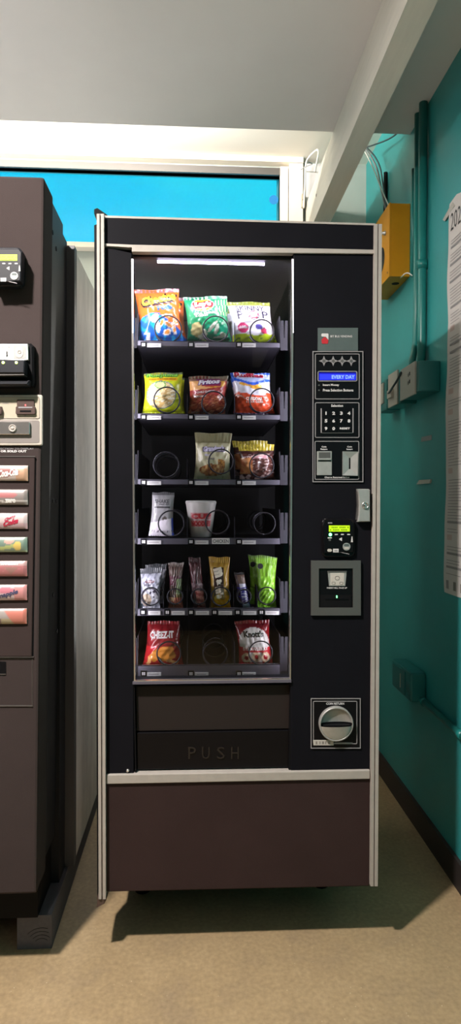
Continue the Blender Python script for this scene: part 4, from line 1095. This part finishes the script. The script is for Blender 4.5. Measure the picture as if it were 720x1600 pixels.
# ================================================================== RIGHT WALL
# yellow box
a = atX(641, 318, XW); b_ = atX(641, 431.5, XW); y0 = a.y; y1 = y0+.27; z1, z0 = a.z, b_.z; xb = atY(608, 375, y0).x
yb = thing('yellow_metal_box', (XW, (y0+y1)/2, z0), 'yellow metal junction box mounted high on the teal wall', 'electrical box')
m_ = MB(); m_.box(xb+.006, XW-.0005, y0, y1, z0, z1, 'yellow'); m_.lathe([(.014, 0), (.014, -.001)], XW-.03, y0+.075, z0, 'flat_black', axis='Z', seg=20)
m_.build('housing', yb, bevel=.0015)
m_ = MB(); m_.box(xb, xb+.0055, y0-.001, y1+.001, z0-.001, z1+.001, 'yellow')
p = atX(595, 410, xb)
m_.lathe([(.048, 0), (.048, -.0008)], xb, y0+.105, z0+.095, 'gloss_black', axis='X', seg=28)
m_.lathe([(.004, 0), (.004, -.0008)], xb, y0+.02, z0+.02, 'slot_brown', axis='X', seg=10)
lid = m_.build('door', yb)
m_ = MB(); m_.lathe([(.008, 0), (.008, -.006), (.005, -.008), (.005, -.013), (.003, -.014)], xb, y0+.045, z0+.175, 'chrome', axis='X', seg=16)
m_.lathe([(.008, 0), (.008, -.006), (.005, -.008), (.005, -.013), (.003, -.014)], xb, y0+.115, z0+.172, 'chrome', axis='X', seg=16); m_.build('lock', lid)
# cables above the box
def cable(name, pts, r, m, label, cat='cable', smooth=3):
    P = [Vector(p) for p in pts]
    for _ in range(smooth):
        Q = [P[0]]
        for i in range(len(P)-1): Q += [P[i]*.75+P[i+1]*.25, P[i]*.25+P[i+1]*.75]
        P = Q+[P[-1]]
    o = MB().tube(P, r, m, seg=8).build(name); return tag(o, label, cat)
yw = y0+.1
cable('cable', [atY(569, 231, 2.6), atY(580, 245, 2.56), atY(590, 265, 2.54), atY(595, 295, 2.5), Vector((xb+.03, y0+.12, z1+.001))], .0035, 'wire_grey', 'grey cable curving from the beam into the yellow box, frontmost of three')
cable('cable', [atY(571, 229, 2.64), atY(585, 243, 2.62), atY(595, 262, 2.6), atY(598, 290, 2.58), Vector((xb+.045, y0+.15, z1+.001))], .003, 'wire_dark', 'dark teal cable curving from the beam down behind the grey cable')
cable('cable', [atY(567, 232, 2.56), atY(575, 246, 2.52), atY(586, 270, 2.5), atY(594, 292, 2.47), Vector((xb+.018, y0+.05, z1+.001))], .0024, 'wire_white', 'thin pale cable running down to the top of the yellow box')
cable('cable', [atY(570, 231, 2.62), atY(597, 222, 2.5), atY(612, 215, 2.42), atY(624, 205, 2.35), atY(636, 196, 2.27), atX(645, 195, XW-.004)], .003, 'wire_dark', 'dark cable running from the beam to the teal conduits under the ceiling')
m_ = MB(); p = atY(597.5, 285, 2.6); m_.tube([(XW-.008, 2.6, p.z+.04), (XW-.008, 2.6, z1-.02)], .008, 'flat_black', seg=12)
tag(m_.build('black_conduit'), 'short black conduit stub behind the yellow box', 'conduit')
cable('cable', [Vector((XW-.03, y0+.06, z0+.01)), atX(627, 433, XW-.03), atX(632, 427.5, XW-.03), atX(638, 426, XW-.03), atX(644, 431, XW-.02)], .0022, 'wire_white', 'white wire poking out under the yellow box to the conduit')
# vertical conduits
def pipe(name, pts, r, label, couplers=()):
    t = thing(name, pts[-1], label, 'conduit')
    MB().tube(pts, r, 'teal_pipe', seg=16).build('pipe', t)
    for c_ in couplers: MB().tube([(c_[0], c_[1], c_[2]-.014), (c_[0], c_[1], c_[2]+.014)], r*1.22, 'teal_pipe', seg=16).build('coupling', t)
    return t
r2 = .0145; xp = XW-r2-.003; yp = atX(659.5, 400, xp).y
zjb = atX(655.5, 563, XW-.068).z
pipe('wall_conduit', [(xp, yp, ZC-.001), (xp, yp, CAMZ+.5), (xp, yp, zjb+.001)], r2, 'thick teal conduit nearest the poster, rising to the ceiling', [(xp, yp, atX(659, 414, xp).z)])
r1 = .0115; xp1 = XW-r1-.003; yp1 = atX(651, 400, xp1).y
pipe('wall_conduit', [(xp1, yp1, ZC-.001), (xp1, yp1, CAMZ+.66), (xp1-.004, yp1-.005, CAMZ+.55), (xp1-.024, yp1-.03, zjb+.03), (xp1-.026, yp1-.032, zjb+.001)], r1, 'thinner teal conduit beside the thick one, bending above the outlets')
xp2 = XW-.011; yp2 = atX(645.5, 330, xp2).y
pipe('wall_conduit', [(xp2, yp2, CAMZ+1.18), (xp2, yp2, CAMZ+.80)], .008, 'short thin teal conduit tucked behind the other two')
# outlet boxes row
def obox(name, px_near, px_far, ytop, ybot, depth, label, plate=True):
    yn = atX(px_near, 600, XW-depth).y; yf_ = atX(px_far, 600, XW-depth).y
    t_ = atX(px_near, ytop, XW-depth).z; b__ = atX(px_near, ybot, XW-depth).z
    t = thing(name, (XW, (yn+yf_)/2, b__), label, 'outlet box')
    MB().box(XW-depth, XW-.0005, yn, yf_, b__, t_, 'teal_box').build('box', t, bevel=.004)
    return t, yn, yf_, b__, t_
dp = .068
t, yn, yf_, zb_, zt_ = obox('outlet_box', 655.5, 627, 563, 611, dp, 'teal outlet box with pale cover plate nearest the poster')
m_ = MB(); m_.box(XW-dp-.006, XW-dp, yn+.03, yf_-.004, zb_-.004, zt_+.004, 'outlet')
for zz in (.022, -.004): 
    m_.box(XW-dp-.0068, XW-dp-.006, yn+.075, yn+.083, (zb_+zt_)/2+zz-.006, (zb_+zt_)/2+zz+.006, 'ink_black'); m_.box(XW-dp-.0068, XW-dp-.006, yn+.09, yn+.095, (zb_+zt_)/2+zz-.008, (zb_+zt_)/2+zz+.003, 'ink_black')
m_.build('cover_plate', t, bevel=.001)
t, yn2, yf2, zb2, zt2 = obox('outlet_box', 624.5, 606, 580, 630, .062, 'teal outlet box with pale plate and a dark cord, middle of the row')
m_ = MB(); m_.box(XW-.068, XW-.062, yn2+.012, yf2-.02, zb2-.0, zt2+.008, 'outlet'); m_.box(XW-.078, XW-.068, yn2+.05, yn2+.10, zb2+.03, zb2+.06, 'outlet'); m_.build('cover_plate', t, bevel=.001)
t, yn3, yf3, zb3, zt3 = obox('outlet_box', 604, 592, 592, 640, .055, 'dark teal outlet box half hidden by the snack machine')
MB().box(XW-.06, XW-.055, yn3+.03, yf3-.01, zb3+.03, zt3-.01, 'outlet').build('cover_plate', t)
cable('cable', [atX(627, 581, XW-.075), atX(622, 592, XW-.085), atX(614, 604, XW-.09), atX(609, 612, XW-.085), atX(605.5, 616, XW-.07)], .004, 'wire_dark', 'dark cord crossing the middle outlet plate')
# low box and conduit
xl_ = XW-.055; yn = atX(641, 1070, xl_).y; yf_ = atX(612, 1060, xl_).y
lbx = thing('junction_box', (XW, yn+.1, .4), 'dark teal junction box low on the wall behind the snack machine', 'electrical box')
zt_ = atX(641, 1052, xl_).z; zb_ = atX(641, 1098, xl_).z
MB().box(xl_, XW-.0005, yn, yf_, zb_, zt_, 'teal_box').build('box', lbx, bevel=.006)
m_ = MB(); m_.box(xl_-.004, xl_, yn+.05, yf_-.02, zb_+.01, zt_-.01, 'teal_box').box(xl_-.006, xl_-.004, yn+.09, yn+.094, zb_+.025, zt_-.025, 'outlet'); m_.build('cover_plate', lbx)
zpl = CAMZ-.672
pts = [(XW-.014, YR+.3, zpl), (XW-.014, 1.0, zpl), (XW-.014, yn, zpl)]
t = thing('low_conduit', pts[-1], 'teal conduit running low along the wall toward the junction box', 'conduit')
MB().tube(pts, .0105, 'teal_pipe', seg=16).build('pipe', t)
c_ = atX(718, 1149, XW-.014).y
MB().tube([(XW-.014, c_-.02, zpl), (XW-.014, c_+.008, zpl)], .0135, 'teal_pipe', seg=16).build('coupling', t)
MB().tube([(XW-.014, yn-.02, zpl), (XW-.014, yn+.0, zpl)], .0135, 'teal_pipe', seg=16).build('coupling', t)
# poster
yl = atX(701, 500, XW-.002).y; zt = atX(702, 322, XW).z; zb_ = atX(698, 926, XW).z
m_ = MB(); nu, nv = 24, 60; W_ = .62; vs = []; fs = []
def pos_(u, v, e=0):
    wav = .0035*sin(v*17+1)*max(0, 1-u*7)+.0015*sin(v*41)
    y = yl-u*W_+wav*1.4+(.012*(1-v) if u < .02 else .012*(1-v)); y -= 0
    z = zb_+(zt-zb_)*v
    if v > .97 and .05 < u < .5: z += .0
    x = XW-.0025-e-.004*abs(sin(v*9))*max(0, 1-u*10)-.0006*sin(u*20+v*14)
    if v == 1: z += .022*u*4 if u < .12 else .0
    return (x, y, z)
for j in range(nv+1):
    for i in range(nu+1): vs.append(pos_(i/nu, j/nv))
for j in range(nv):
    for i in range(nu): a_ = j*(nu+1)+i; fs.append((a_, a_+1, a_+nu+2, a_+nu+1))
m_.add(vs, fs, 'poster_paper' if 'poster_paper' in M else 'paper', True)
def ptx(s_, u0, v0, w_, h_, m, bold=.0, e=.0006):
    gv, gf = glyphs(s_, bold, 0, 0); m_.add([pos_(u0+a*w_, v0+c_*h_, e) for a, c_ in gv], gf, m)
ptx('2023 LABOR LAW POSTER', .025, .925, .93, .045, 'ink_black')
rnd = random.Random(5)
def bar(u0, v0, u1, v1, m, e=.0005):
    vs = [pos_(u0, v0, e), pos_(u1, v0, e), pos_(u1, v1, e), pos_(u0, v1, e)]; m_.add(vs, [(0, 1, 2, 3)], m)
for col_ in range(4):
    u0 = .03+col_*.24; v = .90
    while v > .05:
        if rnd.random() < .10: bar(u0, v-.006, u0+.21, v, 'ink_grey'); v -= .02
        elif rnd.random() < .05: bar(u0, v-.014, u0+.05, v, 'pale_red' if 'pale_red' in M else 'red'); v -= .03
        else: bar(u0, v-.0016, u0+.1+.11*rnd.random(), v, 'ink_grey'); v -= .0075
for k in range(12): bar(.03+k*.08, .012, .06+k*.08, .034, 'panel_grey' if k % 3 else 'ink_grey')
tag(m_.build('wall_poster'), 'large printed paper poster with wavy edge taped to the teal wall', 'poster')
m_ = MB(); p0, p1_ = atX(694, 341, XW-.004), atX(708, 318, XW-.006)
dv = Vector((0, .010, .012)); q = [p0-Vector((0, -.012, 0)), p0+Vector((0, -.006, -.012)), p1_+Vector((0, -.008, -.01)), p1_+Vector((0, .008, .008))]
m_.add([(XW-.004, v_.y, v_.z) for v_ in q]+[(XW-.0052, v_.y, v_.z) for v_ in q], [(0, 1, 2, 3), (7, 6, 5, 4), (0, 1, 5, 4), (1, 2, 6, 5), (2, 3, 7, 6), (3, 0, 4, 7)], 'outlet')
tag(m_.build('tape_strip'), 'torn strip of tape at the upper corner of the poster', 'tape')
def tape(a_, b_, c_, d_, label, th=.001):
    q = [atX(*s_, XW-.001) for s_ in (a_, b_, c_, d_)]
    m_ = MB(); m_.add([(XW-.0005, v_.y, v_.z) for v_ in q]+[(XW-.0005-th, v_.y, v_.z) for v_ in q], [(0, 1, 2, 3), (7, 6, 5, 4), (0, 1, 5, 4), (1, 2, 6, 5), (2, 3, 7, 6), (3, 0, 4, 7)], 'wire_grey' if th < .002 else 'outlet')
    tag(m_.build('tape_strip', bevel=0), label, 'tape')
tape((657.5, 690.5), (674, 687.5), (674.5, 679.5), (658.5, 683), 'grey tape strip on the teal wall under the outlet boxes, upper of two')
tape((652.5, 757), (673, 755), (674.5, 749), (657, 750), 'whitish folded tape strip on the teal wall, lower of two', .006)
# white wires and cover beside the window
cable('cable', [atY(474, 325, 2.86), atY(476.5, 290, 2.86), atY(476.5, 255, 2.86), atY(484, 243, 2.82), atY(500, 229, 2.75), Vector((bx1-.015, 2.6, CAMZ+1.34))], .004, 'wire_white', 'white cable looping from the window jamb up to the beam')
cable('cable', [atY(470, 265, 2.88), atY(480, 259, 2.84), atY(490, 256, 2.8), Vector((bx1-.015, 2.76, atY(500, 254, 2.76).z))], .0022, 'wire_grey', 'thin grey wire from the window corner to the beam')
m_ = MB(); q = atY(478, 255, YB-.03); q2 = atY(505, 320, YB-.03); m_.box(q.x, q2.x+.02, YB-.03, YB-.002, q2.z-.02, q.z, 'label_white')
tag(m_.build('wall_plate', bevel=.003), 'white flat cover panel between the window frame and the beam', 'cover panel')
m_ = MB(); q = atY(471, 304, YB-.05); q2 = atY(474.5, 324, YB-.05); m_.box(q.x, q2.x+.004, YB-.06, YB-.04, q2.z, q.z, 'panel_beige2'); m_.lathe([(.003, 0), (.003, -.003)], (q.x+q2.x)/2, YB-.06, (q.z+q2.z)/2, 'slot_brown', seg=8)
tag(m_.build('window_latch', bevel=.001), 'small tan metal latch on the window jamb', 'latch')
m_ = MB(); p = atY(427.5, 312, YB+.018); m_.lathe([(.021, 0), (.021, -.001)], p.x, YB+.0195, p.z, 'blue_dot' if 'blue_dot' in M else 'wire_dark', seg=24)
tag(m_.build('window_sticker'), 'round dark blue sticker on the window glass', 'sticker')

GROUPS = {'snack_bag': 'snack bags on the trays', 'candy_pack': 'narrow snack packs on the fifth tray', 'wall_conduit': 'upright teal conduits on the wall',
          'cable': 'loose cables near the beam and outlets', 'outlet_box': 'outlet boxes in a row on the teal wall', 'tape_strip': 'tape strips on the teal wall',
          'wood_skid': 'timber skids under the soda machine', 'added_floor_lamp': 'added uplight floor lamps'}
for o in scene.objects:
    k = o.name.split('.')[0]
    if o.parent is None and k in GROUPS: o['group'] = GROUPS[k]
scene.view_settings.view_transform = 'Standard'; scene.view_settings.look = 'None'
scene.view_settings.exposure = 0; scene.view_settings.gamma = 1; scene.view_settings.use_curve_mapping = False
scene.cycles.use_denoising = True
scene.cycles.max_bounces = 8; scene.cycles.transparent_max_bounces = 12; scene.cycles.sample_clamp_indirect = 4
bpy.context.view_layer.update()
